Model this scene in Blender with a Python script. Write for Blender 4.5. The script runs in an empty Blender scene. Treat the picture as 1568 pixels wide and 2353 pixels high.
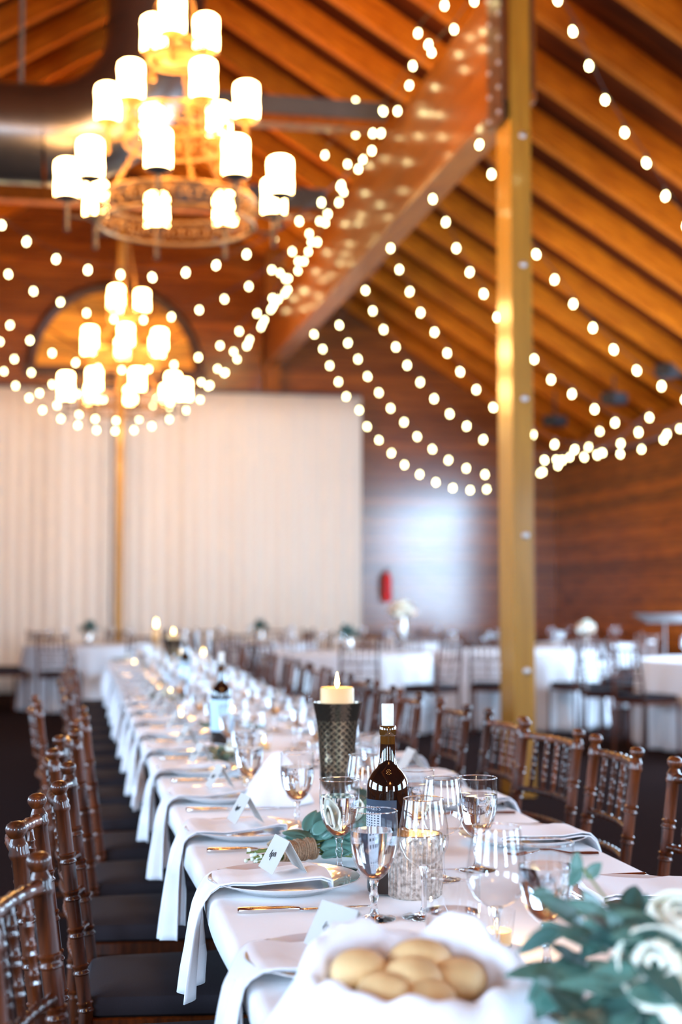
import bpy, math, random
from mathutils import Vector, Matrix
PI = math.pi
rnd = random.Random(7)
SC = bpy.context.scene
COL = SC.collection

# ------------------------------------------------------------------ camera
F = 3268.0
EYE = Vector((0, 0, 1.28))
YAW = math.radians(11.3); PITCH = math.radians(3.57)
fwd = Vector((math.sin(YAW)*math.cos(PITCH), math.cos(YAW)*math.cos(PITCH), math.sin(PITCH)))
rgt = Vector((math.cos(YAW), -math.sin(YAW), 0))
upv = rgt.cross(fwd)
def ray(u, v): return (fwd + rgt*((u-784)/F) + upv*((1176.5-v)/F))
def at_z(u, v, z):
    d = ray(u, v); t = (z-EYE.z)/d.z; return EYE + d*t
def at_y(u, v, y):
    d = ray(u, v); return EYE + d*(y/d.y)
def at_x(u, v, x):
    d = ray(u, v); return EYE + d*(x/d.x)
cam = bpy.data.cameras.new('camera'); co = bpy.data.objects.new('camera', cam); COL.objects.link(co)
co.matrix_world = Matrix.Translation(EYE) @ Matrix((rgt, upv, -fwd)).transposed().to_4x4()
cam.sensor_fit = 'VERTICAL'; cam.sensor_height = 36.0; cam.lens = 50.0
cam.clip_start = 0.05; cam.clip_end = 200
cam.dof.use_dof = True; cam.dof.focus_distance = 2.52; cam.dof.aperture_fstop = 2.6
SC.camera = co

# ------------------------------------------------------------------ mesh helper
class MB:
    def __init__(s): s.v = []; s.f = []
    def add(s, vs, fs):
        n = len(s.v); s.v += [Vector(v) for v in vs]; s.f += [tuple(i+n for i in f) for f in fs]; return s
    def box(s, x0, x1, y0, y1, z0, z1, m=None):
        vs = [Vector((x, y, z)) for x in (x0, x1) for y in (y0, y1) for z in (z0, z1)]
        if m is not None: vs = [m @ v for v in vs]
        return s.add(vs, [(0,1,3,2),(4,6,7,5),(0,4,5,1),(2,3,7,6),(0,2,6,4),(1,5,7,3)])
    def tube(s, path, rad, n=10, cap=True, closed=False):
        path = [Vector(p) for p in path]
        if not isinstance(rad, (list, tuple)): rad = [rad]*len(path)
        L = len(path); rings = []
        ref = None; vs = []
        for i, p in enumerate(path):
            if closed: t = path[(i+1) % L]-path[i-1]
            else: t = path[min(i+1, L-1)]-path[max(i-1, 0)]
            if t.length < 1e-9: t = Vector((0, 0, 1))
            t.normalize()
            if ref is None:
                ref = t.orthogonal().normalized()
                if abs(t.z) > .9: ref = (Vector((1, 0, 0))-t*t.x).normalized()
            ref = (ref-t*ref.dot(t)).normalized()
            b = t.cross(ref)
            for k in range(n):
                a = 2*PI*k/n
                vs.append(p+(ref*math.cos(a)+b*math.sin(a))*rad[i])
        fs = []
        for i in range(L if closed else L-1):
            j = (i+1) % L
            for k in range(n):
                k2 = (k+1) % n
                fs.append((i*n+k, i*n+k2, j*n+k2, j*n+k))
        if cap and not closed:
            fs.append(tuple(range(n))[::-1]); fs.append(tuple((L-1)*n+k for k in range(n)))
        return s.add(vs, fs)
    def lathe(s, prof, n=24, c=(0, 0, 0), rf=None, m=None):
        c = Vector(c); vs = []; 
        for (r, z) in prof:
            for k in range(n):
                a = 2*PI*k/n
                rr = r*(rf(a, z) if rf else 1)
                p = Vector((rr*math.cos(a), rr*math.sin(a), z))
                vs.append((m @ p if m is not None else p)+c)
        fs = []
        for i in range(len(prof)-1):
            for k in range(n):
                k2 = (k+1) % n
                fs.append((i*n+k, i*n+k2, (i+1)*n+k2, (i+1)*n+k))
        if prof[0][0] > 1e-5: pass
        return s.add(vs, fs)
    def sphere(s, c, r, nu=12, nv=8, sc=(1, 1, 1), m=None):
        prof = [(math.sin(PI*i/nv)*r, -math.cos(PI*i/nv)*r) for i in range(nv+1)]
        prof[0] = (1e-5, -r); prof[-1] = (1e-5, r)
        mm = Matrix.Diagonal((sc[0], sc[1], sc[2]))
        if m is not None: mm = m.to_3x3() @ mm
        return s.lathe(prof, nu, c, m=mm)
    def grid(s, fn, nu, nv, closeu=False):
        vs = [fn(i/nu, j/nv) for j in range(nv+1) for i in range(nu+(0 if closeu else 1))]
        w = nu+(0 if closeu else 1); fs = []
        for j in range(nv):
            for i in range(nu):
                i2 = (i+1) % w if closeu else i+1
                fs.append((j*w+i, j*w+i2, (j+1)*w+i2, (j+1)*w+i))
        return s.add(vs, fs)
    def xform(s, m):
        s.v = [m @ v for v in s.v]; return s
    def data(s, name, mat, smooth=True):
        me = bpy.data.meshes.new(name); me.from_pydata([tuple(v) for v in s.v], [], s.f)
        if mat: me.materials.append(mat)
        me.validate(); me.update()
        if smooth:
            me.polygons.foreach_set('use_smooth', [True]*len(me.polygons))
            try: me.set_sharp_from_angle(angle=math.radians(42))
            except Exception: pass
        return me
    def build(s, name, mat, parent=None, smooth=True, loc=None, thick=None, sub=None, bevel=None):
        o = bpy.data.objects.new(name, s.data(name, mat, smooth)); COL.objects.link(o)
        if parent is not None: o.parent = parent
        if loc is not None: o.location = loc
        if thick:
            md = o.modifiers.new('thickness', 'SOLIDIFY'); md.thickness = thick; md.offset = 0
        if bevel:
            md = o.modifiers.new('bevel', 'BEVEL'); md.width = bevel; md.segments = 2; md.limit_method = 'ANGLE'
        if sub:
            md = o.modifiers.new('smooth', 'SUBSURF'); md.levels = sub; md.render_levels = sub
        return o

def tag(o, label=None, cat=None, group=None, kind=None):
    if label: o['label'] = label
    if cat: o['category'] = cat
    if group: o['group'] = group
    if kind: o['kind'] = kind
    return o
def empty(name, loc=(0, 0, 0), rz=0, label=None, cat=None, group=None):
    o = bpy.data.objects.new(name, None); o.empty_display_size = .05; COL.objects.link(o)
    o.location = loc; o.rotation_euler = (0, 0, rz)
    return tag(o, label, cat, group)
KIDS = {}
def kids(o):
    return [c for c in o.children]
def copy_tree(o, parent=None):
    c = o.copy(); COL.objects.link(c); c.parent = parent
    for ch in CH.get(o, None) or list(o.children): copy_tree(ch, c)
    return c
CH = {}
def dup(o, loc, rz=0, label=None, group=None, scale=None):
    c = copy_tree(o); c.location = loc; c.rotation_euler = (0, 0, rz)
    if scale: c.scale = (scale, scale, scale) if not isinstance(scale, tuple) else scale
    if label: c['label'] = label
    if group: c['group'] = group
    return c
class Proto:
    """first use moves the original, later uses copy it"""
    def __init__(s, o): s.o = o; s.used = False
    def put(s, loc, rz=0, label=None, group=None, scale=None):
        if not s.used:
            s.used = True; o = s.o; o.location = loc; o.rotation_euler = (0, 0, rz)
            if scale: o.scale = (scale, scale, scale) if not isinstance(scale, tuple) else scale
            if label: o['label'] = label
            if group: o['group'] = group
            return o
        return dup(s.o, loc, rz, label, group, scale if scale else ((1, 1, 1)))
ORD = ['first','second','third','fourth','fifth','sixth','seventh','eighth','ninth','tenth','eleventh','twelfth','thirteenth','fourteenth','fifteenth','sixteenth','seventeenth','eighteenth','nineteenth','twentieth','twenty-first','twenty-second']
def nth(i, what='nearest the camera'):
    return 'nearest the camera' if i == 0 else ORD[i]+' from the camera'

# ------------------------------------------------------------------ materials
def mat(name): 
    m = bpy.data.materials.new(name); m.use_nodes = True; return m, m.node_tree, m.node_tree.nodes['Principled BSDF']
def pm(name, col, rough=.5, metal=0, coat=0, coat_r=.1, noise=0, nscale=8, bump=0, bscale=60, spec=.5, sheen=0, trans=0, sss=0, stretch=(1, 1, 1)):
    m, nt, b = mat(name)
    b.inputs['Base Color'].default_value = (*col, 1); b.inputs['Roughness'].default_value = rough
    b.inputs['Metallic'].default_value = metal; b.inputs['Coat Weight'].default_value = coat
    b.inputs['Coat Roughness'].default_value = coat_r; b.inputs['Specular IOR Level'].default_value = spec
    b.inputs['Sheen Weight'].default_value = sheen; b.inputs['Transmission Weight'].default_value = trans
    if sss:
        b.inputs['Subsurface Weight'].default_value = sss; b.inputs['Subsurface Radius'].default_value = (.02, .012, .006)
    tc = nt.nodes.new('ShaderNodeTexCoord'); mp = nt.nodes.new('ShaderNodeMapping')
    nt.links.new(tc.outputs['Object'], mp.inputs[0]); mp.inputs['Scale'].default_value = stretch
    nz = nt.nodes.new('ShaderNodeTexNoise'); nz.inputs['Scale'].default_value = nscale; nz.inputs['Detail'].default_value = 4
    nt.links.new(mp.outputs[0], nz.inputs[0])
    cr = nt.nodes.new('ShaderNodeMix'); cr.data_type = 'RGBA'
    cr.inputs[6].default_value = (*[c*(1-noise) for c in col], 1); cr.inputs[7].default_value = (*[min(1, c*(1+noise)) for c in col], 1)
    nt.links.new(nz.outputs['Fac'], cr.inputs[0]); nt.links.new(cr.outputs[2], b.inputs['Base Color'])
    if bump:
        nb = nt.nodes.new('ShaderNodeTexNoise'); nb.inputs['Scale'].default_value = bscale; nt.links.new(mp.outputs[0], nb.inputs[0])
        bp = nt.nodes.new('ShaderNodeBump'); bp.inputs['Strength'].default_value = bump; bp.inputs['Distance'].default_value = .01
        nt.links.new(nb.outputs['Fac'], bp.inputs['Height']); nt.links.new(bp.outputs[0], b.inputs['Normal'])
    return m
def emit(name, col, st, mis=True):
    m, nt, b = mat(name); nt.nodes.remove(b)
    e = nt.nodes.new('ShaderNodeEmission'); e.inputs[0].default_value = (*col, 1); e.inputs[1].default_value = st
    nt.links.new(e.outputs[0], nt.nodes['Material Output'].inputs[0])
    if not mis: m.cycles.emission_sampling = 'NONE'
    return m
def wood(name, c1, c2, rough=.4, spec=.3, coat=0, coat_r=.15, coat_ior=1.5, plank=None, axis='X', grain=(1, 12, 12), nscale=3, bump=.2, obrand=0):
    """plank: (axis, width) draws board seams across that axis"""
    m, nt, b = mat(name); N = nt.nodes.new; L = nt.links.new
    tc = N('ShaderNodeTexCoord'); mp = N('ShaderNodeMapping'); mp.inputs['Scale'].default_value = grain
    L(tc.outputs['Object'], mp.inputs[0])
    nz = N('ShaderNodeTexNoise'); nz.inputs['Scale'].default_value = nscale; nz.inputs['Detail'].default_value = 6; nz.inputs['Roughness'].default_value = .6
    L(mp.outputs[0], nz.inputs[0])
    ramp = N('ShaderNodeValToRGB'); ramp.color_ramp.elements[0].position = .32; ramp.color_ramp.elements[1].position = .7
    ramp.color_ramp.elements[0].color = (*c1, 1); ramp.color_ramp.elements[1].color = (*c2, 1)
    L(nz.outputs['Fac'], ramp.inputs[0]); out = ramp.outputs[0]; hgt = nz.outputs['Fac']
    if plank:
        ax, w = plank
        sp = N('ShaderNodeSeparateXYZ'); L(tc.outputs['Object'], sp.inputs[0])
        dv = N('ShaderNodeMath'); dv.operation = 'DIVIDE'; dv.inputs[1].default_value = w; L(sp.outputs[ax], dv.inputs[0])
        fl = N('ShaderNodeMath'); fl.operation = 'FLOOR'; L(dv.outputs[0], fl.inputs[0])
        wn = N('ShaderNodeTexWhiteNoise'); wn.noise_dimensions = '1D'; L(fl.outputs[0], wn.inputs['W'])
        mr = N('ShaderNodeMapRange'); mr.inputs['To Min'].default_value = .62; mr.inputs['To Max'].default_value = 1.25; L(wn.outputs['Value'], mr.inputs[0])
        mx = N('ShaderNodeMix'); mx.data_type = 'RGBA'; mx.blend_type = 'MULTIPLY'; mx.inputs[0].default_value = 1
        L(out, mx.inputs[6]); L(mr.outputs[0], mx.inputs[7])
        fr = N('ShaderNodeMath'); fr.operation = 'FRACT'; L(dv.outputs[0], fr.inputs[0])
        c = N('ShaderNodeMath'); c.operation = 'COMPARE'; c.inputs[1].default_value = 0; c.inputs[2].default_value = .06; L(fr.outputs[0], c.inputs[0])
        mx2 = N('ShaderNodeMix'); mx2.data_type = 'RGBA'; mx2.inputs[7].default_value = (c1[0]*.25, c1[1]*.25, c1[2]*.25, 1)
        L(c.outputs[0], mx2.inputs[0]); L(mx.outputs[2], mx2.inputs[6]); out = mx2.outputs[2]
        sb = N('ShaderNodeMath'); sb.operation = 'SUBTRACT'; L(nz.outputs['Fac'], sb.inputs[0]); L(c.outputs[0], sb.inputs[1]); hgt = sb.outputs[0]
    if obrand:
        oi = N('ShaderNodeObjectInfo'); mr2 = N('ShaderNodeMapRange'); mr2.inputs['To Min'].default_value = 1-obrand; mr2.inputs['To Max'].default_value = 1+obrand*1.5
        L(oi.outputs['Random'], mr2.inputs[0])
        mx3 = N('ShaderNodeMix'); mx3.data_type = 'RGBA'; mx3.blend_type = 'MULTIPLY'; mx3.inputs[0].default_value = 1
        L(out, mx3.inputs[6]); L(mr2.outputs[0], mx3.inputs[7]); out = mx3.outputs[2]
    L(out, b.inputs['Base Color']); b.inputs['Roughness'].default_value = rough; b.inputs['Specular IOR Level'].default_value = spec
    b.inputs['Coat Weight'].default_value = coat; b.inputs['Coat Roughness'].default_value = coat_r; b.inputs['Coat IOR'].default_value = coat_ior
    bp = N('ShaderNodeBump'); bp.inputs['Strength'].default_value = bump; bp.inputs['Distance'].default_value = .004
    L(hgt, bp.inputs['Height']); L(bp.outputs[0], b.inputs['Normal'])
    return m
def thin_glass(name, tint=(1, 1, 1), rough=.0, ior=1.5, boost=1.0):
    m, nt, b = mat(name); nt.nodes.remove(b); N = nt.nodes.new; L = nt.links.new
    tr = N('ShaderNodeBsdfTransparent'); tr.inputs[0].default_value = (*tint, 1)
    gl = N('ShaderNodeBsdfGlossy'); gl.inputs['Roughness'].default_value = rough
    lw = N('ShaderNodeLayerWeight'); lw.inputs[0].default_value = .5
    pw = N('ShaderNodeMath'); pw.operation = 'POWER'; pw.inputs[1].default_value = 3.2; L(lw.outputs['Facing'], pw.inputs[0])
    mu = N('ShaderNodeMath'); mu.operation = 'MULTIPLY_ADD'; mu.inputs[1].default_value = .55*boost; mu.inputs[2].default_value = .05*boost; mu.use_clamp = True; L(pw.outputs[0], mu.inputs[0])
    mx = N('ShaderNodeMixShader'); L(mu.outputs[0], mx.inputs[0]); L(tr.outputs[0], mx.inputs[1]); L(gl.outputs[0], mx.inputs[2])
    L(mx.outputs[0], nt.nodes['Material Output'].inputs[0]); return m
def glass(name, col=(1, 1, 1), ior=1.45, rough=0):
    m, nt, b = mat(name); nt.nodes.remove(b); N = nt.nodes.new
    g = N('ShaderNodeBsdfGlass'); g.inputs[0].default_value = (*col, 1); g.inputs['IOR'].default_value = ior; g.inputs['Roughness'].default_value = rough
    nt.links.new(g.outputs[0], nt.nodes['Material Output'].inputs[0]); return m

M = {}
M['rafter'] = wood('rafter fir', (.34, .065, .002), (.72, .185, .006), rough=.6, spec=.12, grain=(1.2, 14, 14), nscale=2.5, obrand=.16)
M['deck'] = wood('roof boards', (.06, .009, .0008), (.15, .024, .001), rough=.7, spec=.08, plank=('Y', .19), grain=(1, 9, 1), nscale=2)  # board colour darkened to deepen the shade in the gaps between rafters
M['girder'] = wood('varnished girder', (.19, .045, .002), (.32, .085, .004), rough=.5, spec=.2, coat=.35, coat_r=.13, grain=(8, .6, 8), nscale=2, bump=.08)
M['post'] = wood('varnished post', (.31, .135, .010), (.45, .21, .018), rough=.42, coat=.5, coat_r=.12, grain=(12, 12, .8), nscale=2, bump=.08)
M['wallwood'] = wood('horizontal wall boards', (.17, .036, .002), (.38, .100, .005), rough=.6, spec=.1, coat=1, coat_r=.20, coat_ior=1.88, plank=('Z', .14), grain=(.7, 1, 9), nscale=2.2, bump=.07)
M['wallside'] = wood('horizontal side wall boards', (.17, .036, .002), (.40, .105, .005), rough=.6, spec=.1, coat=.4, coat_r=.14, plank=('Z', .14), grain=(.7, 1, 9), nscale=2.2, bump=.07)
M['arch'] = wood('arch infill boards', (.80, .26, .015), (.95, .42, .04), rough=.5, coat=.3, coat_r=.2, plank=('Z', .2), grain=(.8, 1, 8), nscale=2)  # board colour brightened so the panel looks strongly lit
M['darktrim'] = wood('dark trim', (.05, .02, .012), (.11, .045, .022), rough=.4, grain=(3, 3, 3))
M['chair'] = wood('varnished mahogany', (.018, .0035, .0004), (.115, .022, .0012), rough=.5, coat=.5, coat_r=.05, grain=(10, 10, 1.5), nscale=6, bump=.02, obrand=.4, spec=.2)
M['cushion'] = pm('charcoal cushion', (.022, .018, .022), .9, noise=.2, spec=.12, bump=.15, bscale=300)
M['carpet'] = pm('charcoal brown carpet', (.024, .016, .016), 1, spec=.0, noise=.35, nscale=40, bump=.5, bscale=200)
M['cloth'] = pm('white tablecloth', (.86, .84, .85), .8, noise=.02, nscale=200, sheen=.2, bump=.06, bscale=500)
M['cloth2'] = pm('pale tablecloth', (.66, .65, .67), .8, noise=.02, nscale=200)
M['napkin'] = pm('white napkin', (.85, .85, .89), .75, noise=.02, nscale=60, sheen=.2, bump=.05, bscale=350)
M['curtain'] = pm('cream drape', (.75, .65, .545), .85, noise=.03, nscale=1.2, stretch=(5, 1, .3), sheen=.1)
M['plate'] = pm('glazed porcelain', (.84, .85, .86), .12, coat=1, coat_r=.03, noise=.01)
M['steel'] = pm('polished cutlery steel', (.75, .74, .72), .12, metal=1, noise=.03)
M['card'] = pm('ivory card', (.54, .52, .49), .8, noise=.03, nscale=40)
M['ink'] = pm('black ink', (.02, .02, .025), .6)
M['blackiron'] = pm('dark iron', (.050, .042, .040), .45, metal=.6, noise=.3)
M['goldiron'] = pm('rusted gold iron', (.42, .22, .06), .5, metal=.6, noise=.5, nscale=22, bump=.3, bscale=40)
M['bronze'] = pm('dark bronze', (.24, .125, .04), .5, metal=.6, noise=.5, nscale=20)
M['bluesteel'] = pm('grey painted steel', (.10, .10, .11), .5, metal=.4, noise=.25, nscale=4)
M['duct'] = pm('galvanised duct', (.16, .145, .135), .30, metal=.95, noise=.2, nscale=5)
M['zinc'] = pm('zinc bolt', (.55, .55, .55), .35, metal=.9)
M['shade'] = emit('glowing candle shade', (1, .52, .17), 38)
M['bulb'] = emit('warm bulb', (1, .90, .42), 17, mis=False)
M['deadbulb'] = glass('unlit bulb', (1, .85, .7), 1.3)
M['wire'] = pm('black cable', (.012, .012, .012), .5)
M['gw'] = thin_glass('clear glass wall', (.985, .99, .99), ior=1.5, boost=1.25)
M['gs'] = glass('solid clear glass', (1, 1, 1), 1.45)
M['water'] = glass('water', (.99, .99, 1), 1.33)
M['ice'] = glass('ice', (.97, .98, 1), 1.2, .05)
M['bottle'] = pm('dark wine glass', (.008, .003, .002), .04, coat=.6, coat_r=.0, spec=.5)
M['neckglass'] = pm('brown bottle glass', (.06, .022, .004), .05, coat=1, coat_r=0)
M['labelgrey'] = pm('slate wine label', (.030, .042, .064), .75, spec=.2, noise=.08)
M['labelblue'] = pm('pale blue wine label', (.42, .62, .78), .6, noise=.05)
M['print'] = pm('silver print', (.42, .44, .47), .6, spec=.2)
M['cork'] = pm('pale cork', (.62, .58, .53), .85, noise=.12, nscale=160)
M['wax'] = pm('ivory wax', (.72, .42, .17), .5, noise=.03, sss=.4)
M['flame'] = emit('flame', (1, .64, .20), 26)
M['leaf'] = pm('eucalyptus leaf', (.085, .205, .165), .5, noise=.6, nscale=14, coat=.15)
M['leafdark'] = pm('dark leaf', (.028, .085, .070), .5, noise=.6, nscale=14)
M['stem'] = pm('green stem', (.16, .20, .05), .6, noise=.3)
M['twine'] = pm('jute twine', (.44, .30, .19), .9, noise=.3, nscale=90, bump=.6, bscale=240)
M['petal'] = pm('ivory petal', (.86, .84, .70), .6, noise=.05, nscale=20, sss=.15)
M['petalpink'] = pm('blush petal', (.86, .62, .47), .6, noise=.08, sss=.15)
M['berry'] = pm('white berry', (.75, .82, .70), .4)
M['berrydark'] = pm('dark fruit', (.035, .012, .02), .4)
M['bread'] = pm('baked crust', (.80, .53, .25), .65, noise=.28, nscale=9, bump=.15)
M['wicker'] = wood('wicker', (.20, .10, .04), (.38, .22, .1), rough=.6, grain=(30, 30, 30))
M['red'] = pm('red enamel', (.80, .012, .02), .5)
M['black'] = pm('matte black', (.015, .015, .016), .6)
M['plastic'] = pm('grey stand metal', (.10, .085, .085), .35, metal=.5)

# lattice mercury glass for the tall hurricane
def lattice():
    m, nt, b = mat('lattice mercury glass'); N = nt.nodes.new; L = nt.links.new
    tc = N('ShaderNodeTexCoord'); sp = N('ShaderNodeSeparateXYZ'); L(tc.outputs['Object'], sp.inputs[0])
    def mth(op, a, b_=None):
        n = N('ShaderNodeMath'); n.operation = op
        for i, x in enumerate((a, b_)):
            if x is None: continue
            if isinstance(x, (int, float)): n.inputs[i].default_value = x
            else: L(x, n.inputs[i])
        return n.outputs[0]
    th = mth('MULTIPLY', mth('ARCTAN2', sp.outputs['Y'], sp.outputs['X']), 8.0)
    zz = mth('MULTIPLY', sp.outputs['Z'], 215.0)
    a = mth('ABSOLUTE', mth('SINE', mth('ADD', th, zz))); c = mth('ABSOLUTE', mth('SINE', mth('SUBTRACT', th, zz)))
    ln = mth('MINIMUM', a, c)
    mk = mth('LESS_THAN', ln, .27)
    band = mth('MULTIPLY', mth('LESS_THAN', sp.outputs['Z'], .232), mth('GREATER_THAN', sp.outputs['Z'], .118))
    fac = mth('MULTIPLY', mk, band)
    mx = N('ShaderNodeMix'); mx.data_type = 'RGBA'; mx.inputs[6].default_value = (.13, .105, .078, 1); mx.inputs[7].default_value = (.60, .46, .29, 1)
    L(fac, mx.inputs[0]); L(mx.outputs[2], b.inputs['Base Color'])
    b.inputs['Metallic'].default_value = .92; b.inputs['Roughness'].default_value = .16
    nz = N('ShaderNodeTexNoise'); nz.inputs['Scale'].default_value = 45; L(tc.outputs['Object'], nz.inputs[0])
    hh = mth('ADD', mth('MULTIPLY', ln, .8), mth('MULTIPLY', nz.outputs['Fac'], .35))
    bp = N('ShaderNodeBump'); bp.inputs['Strength'].default_value = .14; bp.inputs['Distance'].default_value = .002
    L(hh, bp.inputs['Height']); L(bp.outputs[0], b.inputs['Normal'])
    return m
M['lattice'] = lattice()
def mercury():
    m, nt, b = mat('ribbed mercury glass'); N = nt.nodes.new; L = nt.links.new
    tc = N('ShaderNodeTexCoord'); nz = N('ShaderNodeTexNoise'); nz.inputs['Scale'].default_value = 130; nz.inputs['Detail'].default_value = 5; L(tc.outputs['Object'], nz.inputs[0])
    rp = N('ShaderNodeValToRGB'); rp.color_ramp.elements[0].position = .35; rp.color_ramp.elements[1].position = .62
    rp.color_ramp.elements[0].color = (.34, .29, .25, 1); rp.color_ramp.elements[1].color = (.85, .78, .71, 1)
    L(nz.outputs['Fac'], rp.inputs[0]); L(rp.outputs[0], b.inputs['Base Color'])
    b.inputs['Metallic'].default_value = .7; b.inputs['Roughness'].default_value = .22; b.inputs['Transmission Weight'].default_value = .3
    bp = N('ShaderNodeBump'); bp.inputs['Strength'].default_value = .25; bp.inputs['Distance'].default_value = .002; L(nz.outputs['Fac'], bp.inputs['Height']); L(bp.outputs[0], b.inputs['Normal'])
    return m
M['mercury'] = mercury()

# ------------------------------------------------------------------ room shell
XL, XR, YB, YF = -5.9, 7.4, -7.0, 20.45      # left, right, behind camera, far
XC, ZR, SL = .77, 7.62, .61                   # ridge line
def roof_z(x): return ZR-SL*abs(x-XC)
EAVE = roof_z(XR)
MB().box(XL-.3, XR+.3, YB-.3, YF+.3, -.2, 0).build('floor', M['carpet'], smooth=False)['kind'] = 'structure'
def gable(y0, y1, name):
    pts = [(XL-.3, 0), (XR+.3, 0), (XR+.3, roof_z(XR+.3)+.3), (XC, ZR+.3), (XL-.3, roof_z(XL-.3)+.3)]
    vs = [(x, y0, z) for x, z in pts]+[(x, y1, z) for x, z in pts]
    fs = [(0, 1, 2, 3, 4), (9, 8, 7, 6, 5)]+[(i, 5+i, 5+(i+1) % 5, (i+1) % 5) for i in range(5)]
    o = MB().add(vs, fs).build(name, M['wallwood'], smooth=False); o['kind'] = 'structure'; return o
gable(YF, YF+.3, 'wall_far')
WN = [0]
def window(x, y0, y1, z0, z1, axis, sign, power, col):
    """opening with frame and glazing bars; daylight arrives from just outside"""
    WN[0] += 1
    b = MB(); t = .05
    def bb(a0, a1, c0, c1, d=.05):
        if axis == 'X': b.box(x-d, x+d, a0, a1, c0, c1)
        else: b.box(a0, a1, x-d, x+d, c0, c1)
    bb(y0, y1, z0, z0+.09); bb(y0, y1, z1-.09, z1); bb(y0, y0+.09, z0, z1); bb(y1-.09, y1, z0, z1)
    n = max(1, round((y1-y0)/1.0))
    for i in range(1, n): bb(y0+(y1-y0)*i/n-.03, y0+(y1-y0)*i/n+.03, z0, z1, .03)
    for i in range(1, 3): bb(y0, y1, z0+(z1-z0)*i/3-.02, z0+(z1-z0)*i/3+.02, .025)
    o = b.build('window_%d' % WN[0], M['darktrim'], smooth=False); o['kind'] = 'structure'
    l = bpy.data.lights.new('daylight', 'AREA'); l.shape = 'RECTANGLE'; l.size = (y1-y0); l.size_y = (z1-z0)
    l.energy = power*(y1-y0)*(z1-z0); l.color = col; l.spread = math.radians(180 if abs(y1-y0) > 5 else 150)
    lo = bpy.data.objects.new('daylight', l); COL.objects.link(lo)
    if axis == 'X':
        lo.location = (x+sign*.17, (y0+y1)/2, (z0+z1)/2)
        lo.rotation_euler = (PI/2-.22, 0, sign*PI/2)
    else:
        lo.location = ((y0+y1)/2, x+sign*.17, (z0+z1)/2); lo.rotation_euler = (PI/2-.22, 0, PI if sign > 0 else 0)
    return lo
def wall_with_openings(name, axis, a, b_, x0, x1, ztop, ops):
    """ops: list of (a0,a1,z0,z1) sorted"""
    m = MB()
    def bx(p, q, z0, z1):
        if axis == 'X': m.box(x0, x1, p, q, z0, z1)
        else: m.box(p, q, x0, x1, z0, z1)
    cur = a
    for (p, q, z0, z1) in ops:
        bx(cur, p, 0, ztop); bx(p, q, 0, z0); bx(p, q, z1, ztop); cur = q
    bx(cur, b_, 0, ztop)
    o = m.build(name, M['wallside'], smooth=False); o['kind'] = 'structure'; return o
DAY = (.50, .73, 1.0)
WR = [(-4.5, -.5, .9, 3.0), (1.5, 5.5, .9, 3.0), (9.0, 15.6, .25, 3.35)]
WL = [(-4.5, -.5, .9, 3.0), (1.0, 5.0, .9, 3.0), (7.0, 11.0, .9, 3.0)]
wall_with_openings('wall_right', 'X', YB, YF, XR, XR+.3, EAVE+.1, WR)
wall_with_openings('wall_left', 'X', YB, YF, XL-.3, XL, EAVE+.1, WL)
WBK = [(-3.6, -2.0, .8, 3.0), (3.4, 5.0, .8, 3.0)]
ob = wall_with_openings('wall_behind', 'Y', XL-.3, XR+.3, YB-.3, YB, EAVE+.1, WBK)
g = MB(); 
pts = [(XL-.3, EAVE), (XR+.3, EAVE), (XC, ZR+.3)]
g.add([(x, YB-.3, z) for x, z in pts]+[(x, YB, z) for x, z in pts], [(0, 1, 2), (5, 4, 3), (0, 3, 4, 1), (1, 4, 5, 2), (2, 5, 3, 0)])
g.build('wall_behind_gable', M['wallwood'], smooth=False)['kind'] = 'structure'
P = 40
for (a, b_, c, d) in WR: window(XR+.12, a, b_, c, d, 'X', 1, P*(1.25 if a > 8 else 1.0), DAY)
for (a, b_, c, d) in WL: window(XL-.12, a, b_, c, d, 'X', -1, P*1.15, DAY)
for (a, b_, c, d) in WBK: window(YB-.12, a, b_, c, d, 'Y', -1, P*3.2, DAY)
# roof deck
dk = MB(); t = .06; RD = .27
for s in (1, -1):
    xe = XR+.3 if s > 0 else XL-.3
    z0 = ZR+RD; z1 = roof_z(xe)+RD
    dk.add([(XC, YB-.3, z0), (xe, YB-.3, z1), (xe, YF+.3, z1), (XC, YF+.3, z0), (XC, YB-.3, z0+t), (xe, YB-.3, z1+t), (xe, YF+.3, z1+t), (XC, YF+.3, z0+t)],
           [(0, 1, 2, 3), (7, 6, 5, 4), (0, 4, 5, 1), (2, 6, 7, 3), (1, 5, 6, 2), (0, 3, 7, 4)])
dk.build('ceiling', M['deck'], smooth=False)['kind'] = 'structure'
ang = math.atan(SL)
raf = None; W = .058
y = 5.9; k = 0
while y < 20.3:
    for s in (1, -1):
        xe = (XR if s > 0 else XL)
        ln = abs(xe-XC)/math.cos(ang)
        if raf is None:
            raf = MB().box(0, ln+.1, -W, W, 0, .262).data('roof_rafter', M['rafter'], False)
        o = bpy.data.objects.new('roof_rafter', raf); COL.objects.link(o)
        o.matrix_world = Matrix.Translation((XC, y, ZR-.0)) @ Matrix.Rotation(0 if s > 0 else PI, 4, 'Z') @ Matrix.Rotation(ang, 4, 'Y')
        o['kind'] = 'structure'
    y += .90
MB().box(XC-.04, XC+.04, 5.5, YF, ZR-.12, ZR+.26).build('ridge_beam', M['rafter'], smooth=False)['kind'] = 'structure'
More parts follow.
